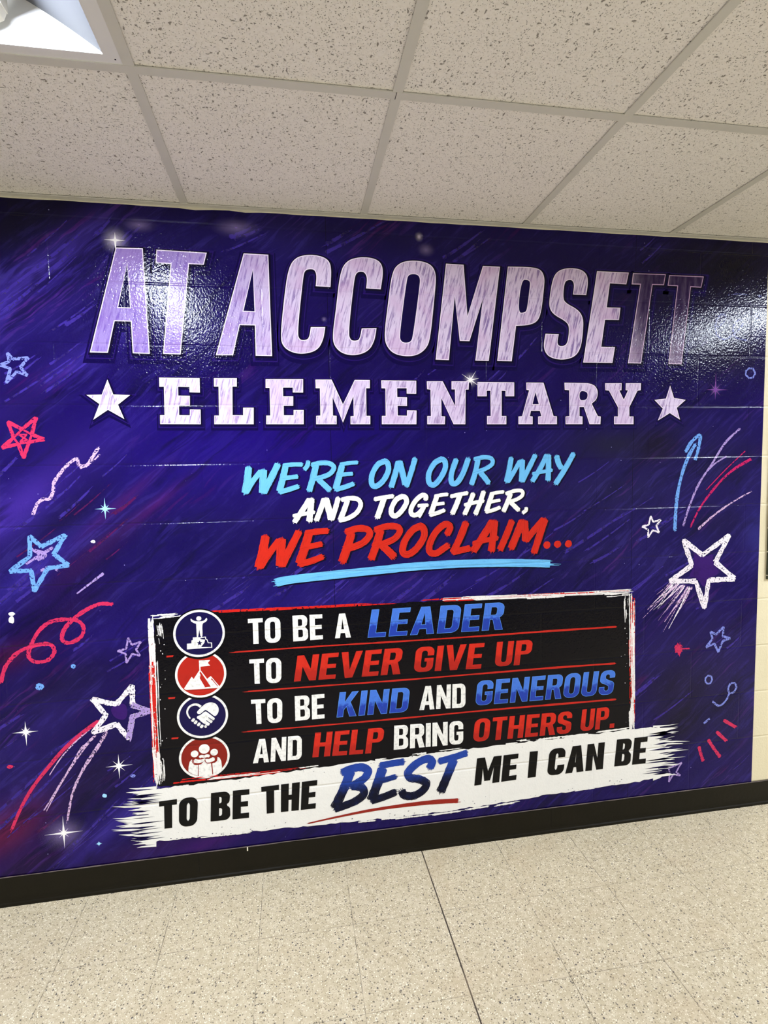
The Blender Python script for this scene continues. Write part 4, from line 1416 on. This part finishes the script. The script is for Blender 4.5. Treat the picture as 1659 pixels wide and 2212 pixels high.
b.build('brushed_border', [M['border_white'], M['border_red']], panel)


# ------------------------------------------------------------------ four round badges
def badge(ox, oy, s, c, rx, ry, ring, base, draw, yo, rimshade=None):
    b = MB()
    z = zoomed(ox, oy, s)
    cc = z([c])[0]
    ex = z([(c[0] + rx, c[1])])[0]; ez = z([(c[0], c[1] - ry)])[0]
    RX, RY = ex[0] - cc[0], ez[1] - cc[1]
    b.flat(ellipse(cc[0], cc[1] - 1 * PX, RX + 3 * PX, RY + 4 * PX, 64), y=-.00115 - yo, m=3)
    b.flat(ellipse(cc[0], cc[1], RX, RY, 72), y=-.0012 - yo, m=0)
    b.flat(ellipse(cc[0], cc[1], RX - ring / s * PX * 1.0, RY - ring / s * PX, 72), y=-.0013 - yo, m=1)
    draw(b, z, -.0014 - yo)
    return b.build('icon_badge', [M['verse_white'], base, base, M['panel']], panel)


def d_leader(b, z, y):
    c = z([(695, 298)])[0]
    b.flat(ellipse(c[0], c[1], 63 / 11.64 * PX, 60 / 11.64 * PX, 28), y=y)
    b.flat(chaikin(z([(500, 298), (520, 325), (580, 360), (640, 368), (750, 368), (820, 355), (865, 310), (885, 275), (908, 305), (905, 345), (860, 390), (775, 425), (795, 760), (735, 762), (706, 570), (680, 765), (645, 765), (628, 430), (570, 415), (500, 370), (482, 320)]), (14, 15, 16, 17, 18, 19), 2), y=y)
    b.flat(z([(545, 775), (640, 768), (725, 770), (725, 800), (760, 822), (850, 830), (838, 905), (745, 1022), (1018, 1018), (1018, 1040), (1028, 1028), (398, 1075), (398, 932), (510, 925), (510, 850), (545, 840)]), y=y)
    b.flat(z([(725, 770), (870, 752), (885, 820), (908, 820), (940, 900), (1025, 900), (1032, 1030), (745, 1040), (745, 1018), (1008, 1014), (1000, 918), (925, 918), (893, 840), (862, 828), (850, 775), (725, 795)]), y=y - .00002)
    st = []
    for i in range(10):
        a = math.pi / 2 + i * math.pi / 5; q = 75 if i % 2 == 0 else 33
        st.append((715 + q * math.cos(a), 918 - q * math.sin(a)))
    b.flat(z(st), y=y - .0001, m=1)


def d_mountain(b, z, y):
    b.flat(z([(697, 1355), (980, 1342), (922, 1415), (982, 1485), (735, 1510), (742, 1600), (708, 1590)]), y=y)
    b.flat(z([(322, 2060), (515, 1762), (566, 1820), (715, 1590), (745, 1610), (715, 1665), (740, 1720), (718, 1800), (850, 2010), (838, 2030), (1010, 2010), (1190, 2005), (1215, 2010), (1180, 2045), (370, 2095)]), y=y)
    b.flat(z([(715, 1600), (745, 1605), (905, 1815), (995, 1745), (1215, 2000), (1190, 2020), (1010, 2015), (995, 2010)]), y=y - .00002)
    b.flat(z([(730, 1632), (995, 2012), (850, 2022), (718, 1800), (742, 1722), (712, 1668)]), y=y - .0001, m=1)
    b.flat(z([(1010, 1795), (1022, 1800), (1180, 2000), (1165, 2005), (1035, 1850), (1005, 1835)]), y=y - .0001, m=1)


def d_hands(b, z, y):
    w = 1 / 11.06 * PX
    stroke(b, z([(450, 680), (395, 590), (385, 500), (440, 400), (540, 350), (630, 355), (705, 400)]), 46 * w, y, 0, lanes=3, rag0=0, rag1=0, jit=0, taper=(.7, 1.25))
    b.flat(chaikin(z([(610, 545), (625, 505), (760, 370), (850, 310), (960, 290), (1060, 320), (1125, 400), (1140, 490), (1110, 570), (1048, 640), (940, 555), (845, 485), (812, 475), (770, 510), (700, 570), (650, 578)]), (), 2), y=y)
    b.flat(chaikin(z([(610, 655), (625, 622), (700, 600), (812, 500), (880, 545), (1035, 665), (1045, 690), (1005, 730), (985, 735), (985, 770), (945, 798), (915, 805), (918, 835), (875, 862), (760, 790), (690, 735), (660, 695), (620, 685)]), (), 2), y=y)
    for p, q in (((890, 660), (1000, 735)), ((840, 730), (945, 800)),):
        stroke(b, z([p, q]), 17 * w, y - .0001, 1, lanes=1, rag0=0, rag1=0, jit=0)
    for cx, cy, a, l in ((525, 718, 52, 130), (585, 773, 52, 130), (660, 822, 52, 130), (730, 870, 55, 125), (820, 872, 25, 66)):
        t = math.radians(a)
        p = z([(cx - math.cos(t) * l * .28, cy + math.sin(t) * l * .28), (cx + math.cos(t) * l * .28, cy - math.sin(t) * l * .28)])
        stroke(b, p, 62 * w, y, 0, lanes=5, rag0=0, rag1=0, jit=0)


def d_group(b, z, y):
    w = 1 / 11.06 * PX
    for cx, cy, r0 in ((788, 1408, 130), (558, 1528, 92), (1025, 1487, 92)):
        c = z([(cx, cy)])[0]
        b.flat(ellipse(c[0], c[1], r0 * w, r0 * w * .95, 32), y=y)
    b.flat(z([(410, 1945), (415, 1840), (440, 1720), (480, 1670), (515, 1645), (520, 1720), (560, 1775), (640, 1780), (635, 2052), (560, 2030), (480, 1995)]), y=y)
    b.flat(z([(655, 1780), (720, 1765), (790, 1700), (860, 1755), (950, 1750), (985, 2030), (900, 2075), (800, 2085), (700, 2075), (655, 2060)]), y=y)
    b.flat(z([(980, 1750), (1050, 1735), (1100, 1690), (1105, 1595), (1160, 1625), (1195, 1700), (1215, 1860), (1170, 1930), (1090, 1990), (1005, 2020)]), y=y)
    stroke(b, z([(560, 1690), (640, 1705), (720, 1690), (800, 1660)]), 92 * w, y - .00002, 0, lanes=5, rag0=0, rag1=0, jit=0, taper=(1, .8))
    stroke(b, z([(830, 1690), (930, 1685), (1020, 1640)]), 88 * w, y - .00004, 0, lanes=5, rag0=0, rag1=0, jit=0)
    stroke(b, z([(680, 1610), (720, 1585), (790, 1590), (860, 1570), (905, 1585)]), 66 * w, y - .00003, 0, lanes=5, rag0=0, rag1=0, jit=0)
    for P in ([(645, 1655), (720, 1650), (790, 1628), (880, 1632), (950, 1610)], [(800, 1670), (850, 1745), (960, 1740), (1060, 1710), (1090, 1600)], [(510, 1640), (505, 1720), (560, 1778), (660, 1778), (720, 1762)]):
        stroke(b, z(P), 17 * w, y - .0001, 2, lanes=1, rag0=0, rag1=0, jit=0)


tag(badge(370, 1310, 11.643, (705, 675), 645, 595, 58, M['badge_navy'], d_leader, .0012), 'navy round badge with a figure on a podium')
tag(badge(370, 1310, 11.643, (747, 1700), 642, 590, 58, M['badge_red'], d_mountain, .0008), 'red round badge with a flag on a mountain')
tag(badge(370, 1490, 11.06, (752, 620), 608, 532, 56, M['badge_navy'], d_hands, .0004), 'navy round badge with clasped hands')
tag(badge(370, 1490, 11.06, (795, 1600), 603, 516, 54, M['badge_dark_red'], d_group, .0), 'dark red round badge with three people')

# ------------------------------------------------------------------ the white brushed banner
top = [(318, 1706), (360, 1700), (413, 1695), (560, 1676), (683, 1657), (760, 1648), (860, 1637), (1019, 1616), (1120, 1604), (1218, 1593), (1300, 1583), (1365, 1574), (1425, 1570)]
bot = [(325, 1818), (413, 1809), (567, 1793), (700, 1780), (860, 1764.5), (1019, 1743), (1122, 1727), (1178, 1717), (1290, 1702), (1377, 1688), (1420, 1680)]
b = MB()
r_ = random.Random(5)


def along(line, n):
    P = [Vector(p) for p in line]
    L = [0]
    for i in range(1, len(P)): L.append(L[-1] + (P[i] - P[i - 1]).length)
    out = []
    for k in range(n + 1):
        t = L[-1] * k / n
        i = max(j for j in range(len(L)) if L[j] <= t + 1e-9)
        i = min(i, len(P) - 2)
        out.append(P[i].lerp(P[i + 1], (t - L[i]) / (L[i + 1] - L[i])))
    return out


tp = [W(p.x, p.y + r_.uniform(-1.6, 1.6)) for p in along(top, 110)]
bt = [W(p.x, p.y + r_.uniform(-1.8, 1.8)) for p in along(bot, 110)]
b.flat(tp + bt[::-1], y=-.0020)
# bristle ends, left and right, and loose dry strokes along both long edges
for i in range(46):
    t = i / 45
    y = 1702 + (1824 - 1702) * t + r_.uniform(-2, 2)
    reach = (62 if .25 < t < .85 else 40) * r_.uniform(.3, 1.5)
    sl = -.11
    x0 = 330
    w = r_.uniform(2, 6)
    xa = x0 - reach
    b.flat(Q((x0 + 8, y - w / 2 - 1), (x0 + 8, y + w / 2 + 1), (xa + reach * .3, y + w * .4 + 3), (xa, y + 4 + r_.uniform(-2, 2)), (xa + reach * .35, y - w * .2 + 2)), y=-.0020 - .000004 * i)
for i in range(46):
    t = i / 45
    y = 1571 + (1683 - 1571) * t + r_.uniform(-2, 2)
    reach = (62 - 40 * abs(t - .35)) * r_.uniform(.3, 1.3)
    w = r_.uniform(2, 6)
    x0 = 1416
    b.flat(Q((x0 - 6, y - w / 2 - 1), (x0 - 6, y + w / 2 + 1), (x0 + reach * .6, y + w * .3 - 3), (x0 + reach, y - 5 + r_.uniform(-2, 2)), (x0 + reach * .6, y - w * .4 - 3)), y=-.0020 - .000004 * i)
for i in range(26):
    k = r_.randrange(4, 100)
    line = along(top if i < 12 else bot, 110)
    p = line[k]; l = r_.uniform(14, 60)
    q = line[min(110, k + 8)]
    d = (q - p).normalized()
    off = r_.uniform(-5, 1) if i < 12 else r_.uniform(-1, 6)
    stroke(b, Q((p.x, p.y + off), (p.x + d.x * l * .5, p.y + d.y * l * .5 + off), (p.x + d.x * l, p.y + d.y * l + off)), r_.uniform(1.5, 4) * PX, -.00225 - i * .00001, 0, lanes=2, rag0=3, rag1=4, jit=.3)
# dark bristle gaps cut into both ends
for i in range(34):
    left = i < 17
    t = r_.random()
    y = (1708 + 108 * t) if left else (1577 + 98 * t)
    l = r_.uniform(4, 40); w = r_.uniform(.8, 2.6)
    if left:
        b.flat(Q((284, y + 4), (306, y + 2 + w), (318 + l * .3, y + w * .5 - l * .02), (322 + l, y - l * .11), (306, y + 2 - w)), y=-.0024, m=1)
    else:
        b.flat(Q((1452, y - 4), (1434, y - 2 + w), (1428 - l * .3, y + w * .5 + l * .02), (1424 - l, y + l * .10), (1434, y - 2 - w)), y=-.0024, m=1)
# specks of bare ground inside the long edges
for i in range(70):
    k = r_.randrange(4, 106)
    lower = r_.random() < .7
    p = along(bot if lower else top, 110)[k]
    c = W(p.x + r_.uniform(-5, 5), p.y + (-1 if lower else 1) * abs(r_.gauss(5, 5)))
    e = r_.uniform(.4, 1.1) * PX
    b.flat([(c[0] - 2.2 * e, c[1] - e * .2), (c[0], c[1] - e), (c[0] + 2 * e, c[1] + e * .3), (c[0], c[1] + e)], y=-.0026, m=1)
banner = b.build('banner_stroke', [M['banner'], M['navy_black']], mural)
for text, quad in (('TO', Q((343.8, 1730.5), (428, 1719), (426, 1782), (345.4, 1790))),
                   ('BE', Q((456, 1712.2), (538.8, 1703.6), (538, 1765.6), (455, 1773.6))),
                   ('THE', Q((564.3, 1699), (685.5, 1684), (681.5, 1745.4), (566, 1757.7))),
                   ('ME', Q((1030, 1637.6), (1119.6, 1627), (1114.4, 1683.5), (1024, 1696.4))),
                   ('I', Q((1144, 1622.9), (1161.5, 1621.5), (1156.5, 1677.6), (1139, 1679.6))),
                   ('CAN', Q((1187, 1617.7), (1306, 1602.4), (1301.4, 1660.4), (1180.5, 1675.4))),
                   ('BE', Q((1332, 1597), (1398.5, 1590.5), (1393.5, 1648.3), (1326, 1655)))):
    b = MB()
    set_word(b, text, quad, -.0027, 0, .25, .185, .065)
    tag(b.build('banner_word', [M['black']], banner), 'black word ' + text)
BEST = [
    [([(425, 285), (365, 440), (275, 628)], 76), ([(345, 300), (430, 262), (530, 248), (588, 282), (560, 345), (480, 400), (425, 425)], 66), ([(440, 425), (530, 440), (548, 500), (480, 560), (390, 600), (275, 640)], 66)],
    [([(725, 260), (675, 410), (620, 555)], 78), ([(705, 232), (810, 212), (925, 195)], 56), ([(650, 392), (760, 362), (850, 335)], 46), ([(625, 562), (740, 525), (850, 480)], 62)],
    [([(1170, 255), (1192, 195), (1145, 168), (1050, 210), (970, 290), (985, 345), (1075, 362), (1138, 400), (1105, 465), (1020, 515), (935, 512), (905, 470)], 66)],
    [([(1258, 192), (1390, 155), (1520, 112)], 56), ([(1395, 180), (1335, 330), (1272, 478)], 74)]]
for L in BEST:
    b = MB()
    zs = [q for pts, w in L for x, q in b7(pts)]
    z1, z0 = max(zs), min(zs)
    uvf = lambda x, z: (0.0, (z - z0) / (z1 - z0))
    for i, (pts, w) in enumerate(L):
        stroke(b, b7(pts), w / 4.366 * PX * 1.12, -.0027 - .00002 * i, 0, lanes=9, rag0=.12, rag1=.2, uvf=uvf)
    tag(b.build('banner_letter', [M['best']], banner), 'blue brushed letter ' + 'BEST'[BEST.index(L)])
b = MB()
stroke(b, b7([(30, 775), (300, 715), (600, 655), (900, 610), (1200, 576), (1435, 562)]), 10.5 * PX, -.0027, 0, lanes=7, rag0=.2, rag1=.8, taper=(.25, 1.0))
b.build('banner_underline', [M['best_red']], banner)


# ------------------------------------------------------------------ chalk stars, curls and sparks around the edges
CHALK = {'chalk_slate': 'lavender blue', 'chalk_red': 'crimson', 'chalk_blue': 'light blue', 'chalk_pink': 'pale pink', 'chalk_lilac': 'lilac', 'chalk_white': 'white', 'chalk_magenta': 'magenta', 'chalk_dim': 'faint blue'}


def chalk(name, z, s, paths, ink, y=-.0012, closed=False, extra=None, lanes=3, parent=None, taper=(1, 1), mats2=()):
    b = MB()
    for i, (pts, w) in enumerate(paths):
        P = list(pts) + ([pts[0]] if closed else [])
        if closed:
            Wp = z(P)
            for j in range(len(Wp) - 1):
                stroke(b, [Wp[j], Wp[j + 1]], w / s * PX, y - .00001 * j, 0, lanes=lanes, rag0=.1, rag1=.1, jit=.18)
        else:
            stroke(b, z(P), w / s * PX, y - .00001 * i, 0, lanes=lanes, rag0=.2, rag1=.35, jit=.2, taper=taper)
    if extra: extra(b)
    return tag(b.build(name, [M[ink]] + [M[k] for k in mats2], parent or mural), CHALK[ink] + ' ' + name.replace('_', ' '))


e1, e2, e3, e4, e5 = zoomed(0, 700, 3.687), zoomed(0, 1280, 3.253), zoomed(1340, 900, 4.423), zoomed(1340, 1340, 4.809), zoomed(1500, 480, 5.27)
chalk('chalk_star', e1, 3.687, [([(60, 232), (105, 280), (225, 268), (165, 345), (218, 408), (135, 380), (52, 466), (85, 355), (2, 328), (75, 300)], 22)], 'chalk_slate', closed=True)
chalk('chalk_star', e1, 3.687, [([(65, 780), (178, 838), (288, 745), (255, 880), (352, 918), (232, 940), (190, 1065), (147, 955), (20, 985), (110, 905)], 27), ([(110, 905), (178, 838), (255, 880), (232, 940), (147, 955)], 16), ([(150, 880), (220, 925), (160, 940), (215, 880)], 12)], 'chalk_red', closed=True)
b_fill = lambda pts, z, m=1, y=-.0011: (lambda b: b.flat(chaikin(z(pts), (), 2), y=y, m=m))
chalk('chalk_star', e1, 3.687, [([(238, 1690), (330, 1772), (520, 1680), (430, 1832), (545, 1920), (380, 1945), (275, 2125), (250, 1962), (82, 1970), (240, 1850)], 33)], 'chalk_blue', closed=True,
      extra=lambda b: [stroke(b, e1(p), 5 * PX, -.00115, 1, lanes=3, jit=.3) for p in ([(210, 1910), (290, 1860), (420, 1780)], [(250, 1790), (330, 1850), (300, 1880)], [(280, 1800), (360, 1830), (345, 1870)], [(330, 1965), (400, 1930), (460, 1960)])], mats2=('chalk_lilac',))
chalk('chalk_squiggle', e1, 3.687, [([(265, 1515), (300, 1430), (345, 1395), (395, 1392), (425, 1330), (430, 1265), (480, 1190), (540, 1120), (610, 1073), (632, 1125), (690, 1125), (730, 1070), (785, 985)], 24), ([(640, 1150), (730, 1100), (795, 1040)], 12)], 'chalk_pink')
chalk('chalk_curl', e2, 3.253, [([(8, 630), (40, 520), (115, 430), (200, 385), (310, 360), (365, 372), (382, 420), (335, 475), (250, 487), (203, 448), (215, 380), (270, 275), (350, 208), (450, 188), (545, 197), (588, 245), (570, 310), (490, 353), (438, 330), (452, 260), (512, 190), (600, 125), (700, 80), (788, 82)], 25)], 'chalk_red')
chalk('chalk_star', e2, 3.253, [([(902, 318), (927, 367), (990, 345), (957, 400), (983, 443), (930, 430), (890, 492), (884, 430), (828, 410), (887, 395)], 13)], 'chalk_lilac', closed=True)
SH = [(652, 748), (760, 775), (820, 782), (930, 655), (932, 790), (1050, 832), (932, 872), (905, 1025), (820, 922), (655, 985), (745, 862)]


def tails(b):
    r0 = random.Random(2)
    b.flat(chaikin(e2([(770, 800), (880, 770), (900, 840), (880, 900), (800, 880)]), (), 2), y=-.0011, m=1)
    stroke(b, e2([(690, 905), (580, 985), (450, 1100), (330, 1240), (230, 1370), (150, 1510), (85, 1660)]), 8.5 * PX, -.0012, 2, lanes=4, rag0=.8, rag1=1.0, taper=(1, .7))
    for P, w in (([(630, 960), (530, 1050), (430, 1160), (350, 1280)], 3), ([(600, 985), (500, 1075), (420, 1170)], 2), ([(665, 1010), (570, 1100), (530, 1170), (440, 1320), (310, 1530)], 4.5), ([(620, 1060), (520, 1200), (420, 1360), (330, 1530)], 3), ([(745, 985), (690, 1080), (610, 1200), (550, 1310), (505, 1430), (475, 1600)], 6.5)):
        stroke(b, e2(P), w * PX, -.0012, 3, lanes=3, rag0=1, rag1=1.5, taper=(1.1, .55), jit=.3)
    for j in (5, 6, 4):
        p = e2([SH[j], SH[(j + 1) % len(SH)]])
        stroke(b, p, 11 * PX, -.00128, 4, lanes=3, jit=.2)


chalk('shooting_star', e2, 3.253, [(SH, 34)], 'chalk_white', closed=True, extra=tails, mats2=('star_fill', 'chalk_red', 'chalk_pink', 'chalk_lilac'))
BS = [(602, 1182), (782, 1322), (1038, 1135), (905, 1390), (1088, 1548), (842, 1562), (802, 1825), (718, 1572), (475, 1570), (682, 1420)]


def tails2(b):
    r0 = random.Random(8)
    b.flat(chaikin(e3([(690, 1260), (800, 1350), (890, 1300), (880, 1400), (960, 1500), (830, 1540), (800, 1650), (730, 1530), (640, 1540), (710, 1420)]), (), 2), y=-.0011, m=1)
    for i in range(22):
        x = 480 + 200 * i / 21 + r0.uniform(-12, 12); y = 1575 + 70 * i / 21 + r0.uniform(-10, 10)
        l = r0.uniform(120, 470)
        a = math.radians(r0.uniform(124, 146) - 8 * i / 21)
        p = [(x, y), (x + math.cos(a) * l * .5 + 10, y + math.sin(a) * l * .5), (x + math.cos(a) * l, y + math.sin(a) * l * 1.05)]
        stroke(b, e3(p), r0.uniform(1.2, 3.6) * PX, -.0012 - i * .00001, 2 if r0.random() < .6 else 0, lanes=2, rag0=1, rag1=3, taper=(1.2, .35), jit=.35)


chalk('shooting_star', e3, 4.423, [(BS, 46)], 'chalk_white', closed=True, lanes=4, extra=tails2, mats2=('star_fill', 'chalk_pink'))
chalk('chalk_star', e3, 4.423, [([(288, 952), (312, 1005), (385, 985), (342, 1042), (368, 1105), (308, 1085), (264, 1152), (264, 1080), (208, 1050), (270, 1032)], 17)], 'chalk_white', closed=True)
chalk('chalk_arrow', e3, 4.423, [([(520, 1085), (525, 950), (545, 740), (590, 540), (650, 380), (715, 265)], 33), ([(622, 335), (680, 240), (758, 180), (745, 300), (712, 415)], 32)], 'chalk_blue')
chalk('chalk_streak', e3, 4.423, [([(600, 1040), (660, 850), (750, 640), (880, 440), (1000, 250), (1140, 115)], 20), ([(820, 530), (900, 450), (1010, 380)], 14)], 'chalk_lilac')
chalk('chalk_streak', e3, 4.423, [([(670, 1050), (760, 870), (900, 680), (1060, 520), (1245, 405)], 27)], 'chalk_magenta', taper=(.6, 1))
chalk('chalk_streak', e3, 4.423, [([(820, 700), (1000, 510), (1190, 330)], 9)], 'chalk_magenta')
chalk('chalk_streak', e3, 4.423, [([(745, 1072), (870, 960), (1000, 862), (1130, 780), (1250, 715)], 20)], 'chalk_pink', taper=(1.1, .5))
chalk('chalk_star', e4, 4.809, [([(935, 118), (992, 145), (1070, 68), (1062, 165), (1138, 185), (1062, 215), (1015, 328), (975, 242), (890, 278), (955, 190)], 23)], 'chalk_slate', closed=True)
chalk('chalk_star', e4, 4.809, [([(500, 1535), (635, 1478), (578, 1572), (620, 1610), (548, 1598), (502, 1675), (512, 1590)], 17)], 'chalk_lilac', closed=True)
chalk('chalk_ring', e4, 4.809, [([(952, 615), (935, 650), (905, 660), (880, 635), (882, 600), (910, 572), (942, 580)], 17)], 'chalk_slate', closed=True)
chalk('chalk_curl', e4, 4.809, [([(1132, 755), (1118, 715), (1140, 660), (1180, 650), (1202, 690), (1175, 745), (1130, 760), (1105, 815), (1060, 868), (1015, 885), (955, 842)], 20)], 'chalk_slate')
chalk('chalk_dash', e4, 4.809, [([(868, 1068), (925, 1018)], 22)], 'chalk_slate')
for p in ([(1075, 1038), (1195, 1108)], [(1000, 1158), (1098, 1250)], [(912, 1240), (970, 1330), (1035, 1418)], [(815, 1312), (835, 1390), (858, 1460)]):
    chalk('chalk_dash', e4, 4.809, [(p, 32)], 'chalk_red', lanes=4)
chalk('chalk_blot', e4, 4.809, [([(600, 260), (605, 330)], 78), ([(640, 295), (715, 291)], 14)], 'chalk_red', lanes=6)
chalk('chalk_curl', e5, 5.27, [([(265, 1195), (340, 1125), (350, 1070), (305, 1050), (258, 1110), (238, 1190), (258, 1285), (330, 1335), (420, 1295), (520, 1205), (548, 1140), (500, 1115), (448, 1170), (440, 1245), (480, 1320), (600, 1345)], 19)], 'chalk_dim')
chalk('chalk_ring', e5, 5.27, [([(742, 1065), (715, 1095), (682, 1070), (700, 1035)], 15)], 'chalk_dim', closed=True)
chalk('chalk_ring', e5, 5.27, [([(690, 1720), (665, 1768), (620, 1775), (582, 1740), (585, 1690), (622, 1662), (665, 1668)], 19)], 'chalk_slate', closed=True)
chalk('chalk_dash', e5, 5.27, [([(380, 830), (500, 818), (610, 830)], 10)], 'chalk_dim')
for z, x, y, rx, ry, ink in ((e5, 742, 843, 17, 18, 'chalk_dim'), (e2, 84, 150, 24, 14, 'spark'), (e2, 82, 190, 22, 28, 'spark'), (e2, 278, 662, 32, 27, 'chalk_blue'), (e2, 515, 518, 19, 16, 'chalk_blue'), (e2, 735, 1427, 18, 15, 'spark_blue'), (e1, 742, 1732, 20, 13, 'chalk_white'), (e2, 935, 1287, 20, 12, 'chalk_slate'), (e2, 70, 1222, 24, 15, 'chalk_red')):
    b = MB()
    r0 = random.Random(int(x))
    b.flat(z([(x + rx * math.cos(a) * (1 + r0.uniform(-.2, .12)), y + ry * math.sin(a) * (1 + r0.uniform(-.2, .12))) for a in np.linspace(0, 6.2832, 12)[:-1]]), y=-.0012)
    b.build('paint_dot', [M[ink]], mural)
chalk('chalk_streak', e1, 3.687, [([(615, 2145), (700, 2080), (825, 1985)], 20)], 'chalk_lilac', taper=(.5, 1))


def disc(b, c, rx, ry, y, m, n=40):
    k = len(b.v)
    b.v.append((c[0], y, c[1])); b.uv.append((0, 0))
    for p in ellipse(c[0], c[1], rx, ry, n):
        b.v.append((p[0], y, p[1])); b.uv.append((1, 0))
    for i in range(n):
        b.f.append((k, k + 1 + i, k + 1 + (i + 1) % n)); b.m.append(m)


def sparkle(px, py, up, dn, lf, rt, core, ink='spark', glow=0, diag=0, gm='glow_lilac', rot=0):
    c = Vector(W(px, py))
    b = MB()
    if glow:
        disc(b, c, glow * PX, glow * PX, -.0011, 1)
    t0 = core * .28 * PX
    for ang, l in ((90, up), (270, dn), (180, lf), (0, rt)) + tuple((a, diag) for a in (45, 135, 225, 315) if diag):
        a = math.radians(ang + rot)
        d = Vector((math.cos(a), math.sin(a))); n = Vector((-d.y, d.x))
        w = t0 * (1 if l != diag else .7)
        b.flat([tuple(c + n * w), tuple(c - n * w), tuple(c - n * w * .3 + d * l * PX * .5), tuple(c + d * l * PX), tuple(c + n * w * .3 + d * l * PX * .5)], y=-.0013)
    b.flat(ellipse(c[0], c[1], core * .42 * PX, core * .42 * PX, 16), y=-.0014)
    b.build('sparkle', [M[ink], M[gm]], mural)


sparkle(227, 1099, 24, 23, 21, 23, 11, 'spark_blue', diag=12)
sparkle(56, 1581, 24, 31, 27, 25, 12, 'spark', glow=15, diag=12)
sparkle(257, 1654, 27, 30, 28, 29, 11, 'spark', diag=18)
sparkle(138, 1799, 40, 36, 40, 40, 11, 'spark', glow=34, diag=14)
sparkle(214, 1822, 6, 6, 7, 7, 8, 'spark_blue')
sparkle(249, 519, 16, 34, 22, 20, 9, 'spark', glow=36, gm='glow_white')
sparkle(1016, 821, 12, 14, 12, 22, 9, 'spark', glow=24, diag=26, gm='glow_white', rot=12)
sparkle(1545, 842, 46, 26, 26, 36, 9, 'spark_pink', glow=16, diag=22)
for px, py, rx, ry, gm in ((905, 512, 13, 15, 'glow_white'), (510, 492, 62, 26, 'glow_lilac'), (300, 486, 44, 20, 'glow_lilac'), (920, 540, 26, 20, 'glow_lilac'), (700, 690, 8, 8, 'glow_lilac'), (138, 1800, 60, 50, 'glow_lilac')):
    b = MB(); disc(b, W(px, py), rx * PX, ry * PX, -.00105, 0)
    b.build('paint_haze', [M[gm]], mural)

# long dry strokes of lighter violet and plum in the ground
r_ = random.Random(21)
STRK = [  # photo x, y, length, tilt, how many, spread, ink
    (70, 560, 190, 42, 9, 26, 'streak_violet'), (60, 640, 170, 36, 8, 26, 'streak_violet'), (130, 800, 190, 34, 10, 26, 'streak_violet'), (60, 1070, 170, 40, 9, 26, 'streak_violet'),
    (150, 1040, 120, 40, 6, 20, 'streak_violet'), (180, 1200, 170, 38, 7, 30, 'streak_plum'), (260, 1090, 150, 38, 5, 12, 'streak_plum'), (60, 1260, 150, 42, 7, 24, 'streak_violet'),
    (240, 1390, 140, 34, 6, 24, 'streak_violet'), (60, 1580, 150, 34, 8, 26, 'streak_violet'), (160, 1720, 230, 42, 10, 26, 'streak_violet'), (230, 1790, 240, 42, 7, 16, 'streak_violet'),
    (40, 1790, 120, 38, 6, 22, 'streak_plum'), (280, 1660, 110, 36, 5, 20, 'streak_violet'), (520, 1285, 110, 36, 9, 26, 'streak_violet'), (640, 1250, 120, 38, 9, 26, 'streak_violet'),
    (760, 1285, 100, 40, 12, 24, 'streak_violet'), (900, 1280, 110, 36, 12, 20, 'streak_violet'), (1060, 1260, 130, 32, 8, 16, 'streak_violet'), (1240, 1200, 200, 31, 7, 40, 'streak_violet'),
    (1380, 1190, 150, 33, 7, 40, 'streak_violet'), (1300, 1050, 150, 33, 6, 36, 'streak_violet'), (1430, 1250, 120, 36, 6, 30, 'streak_violet'), (1410, 1510, 120, 40, 8, 26, 'streak_violet'),
    (1560, 1360, 90, 40, 5, 40, 'streak_violet'), (1610, 1650, 70, 45, 6, 30, 'streak_violet'), (760, 520, 160, 28, 8, 24, 'streak_violet'), (1000, 520, 120, 36, 7, 26, 'streak_violet'),
    (560, 500, 130, 26, 6, 20, 'streak_violet'), (1400, 560, 80, 42, 6, 26, 'streak_violet'), (900, 800, 70, 40, 6, 22, 'streak_violet'), (1120, 800, 80, 45, 6, 22, 'streak_violet'),
    (1000, 1000, 60, 55, 6, 60, 'streak_violet'), (1130, 1110, 70, 50, 7, 60, 'streak_violet'), (240, 500, 120, 44, 5, 22, 'streak_violet'), (1080, 1745, 100, 40, 5, 12, 'streak_violet'),
]
for px, py, ln, ang, n, sp, ink in STRK:
    b = MB()
    for i in range(max(3, int(n * .6))):
        x = px + r_.gauss(0, ln * .35); y = py + r_.gauss(0, sp)
        a = math.radians(ang + r_.uniform(-4, 4))
        l = ln * r_.uniform(.3, .9)
        w = r_.uniform(1.2, 9 if ln > 105 else 5.5)
        P = [(x + math.cos(a) * l * (t - .5), y - math.sin(a) * l * (t - .5) + 2 * math.sin(3 * t)) for t in (0, .33, .66, 1)]
        P = [W(*p) for p in P]
        if any(p[0] > X_MURAL - .01 or p[1] < Z_BASE + .01 or p[1] > Z_MURAL - .01 for p in P):
            continue
        stroke(b, P, w * PX, -.00068 - .000002 * i, 0, lanes=max(2, int(w / 2)), rag0=1.5, rag1=3, jit=.2, taper=(1, .5))
    if b.f:
        tag(b.build('paint_stroke', [M[ink]], mural), kind='stuff')
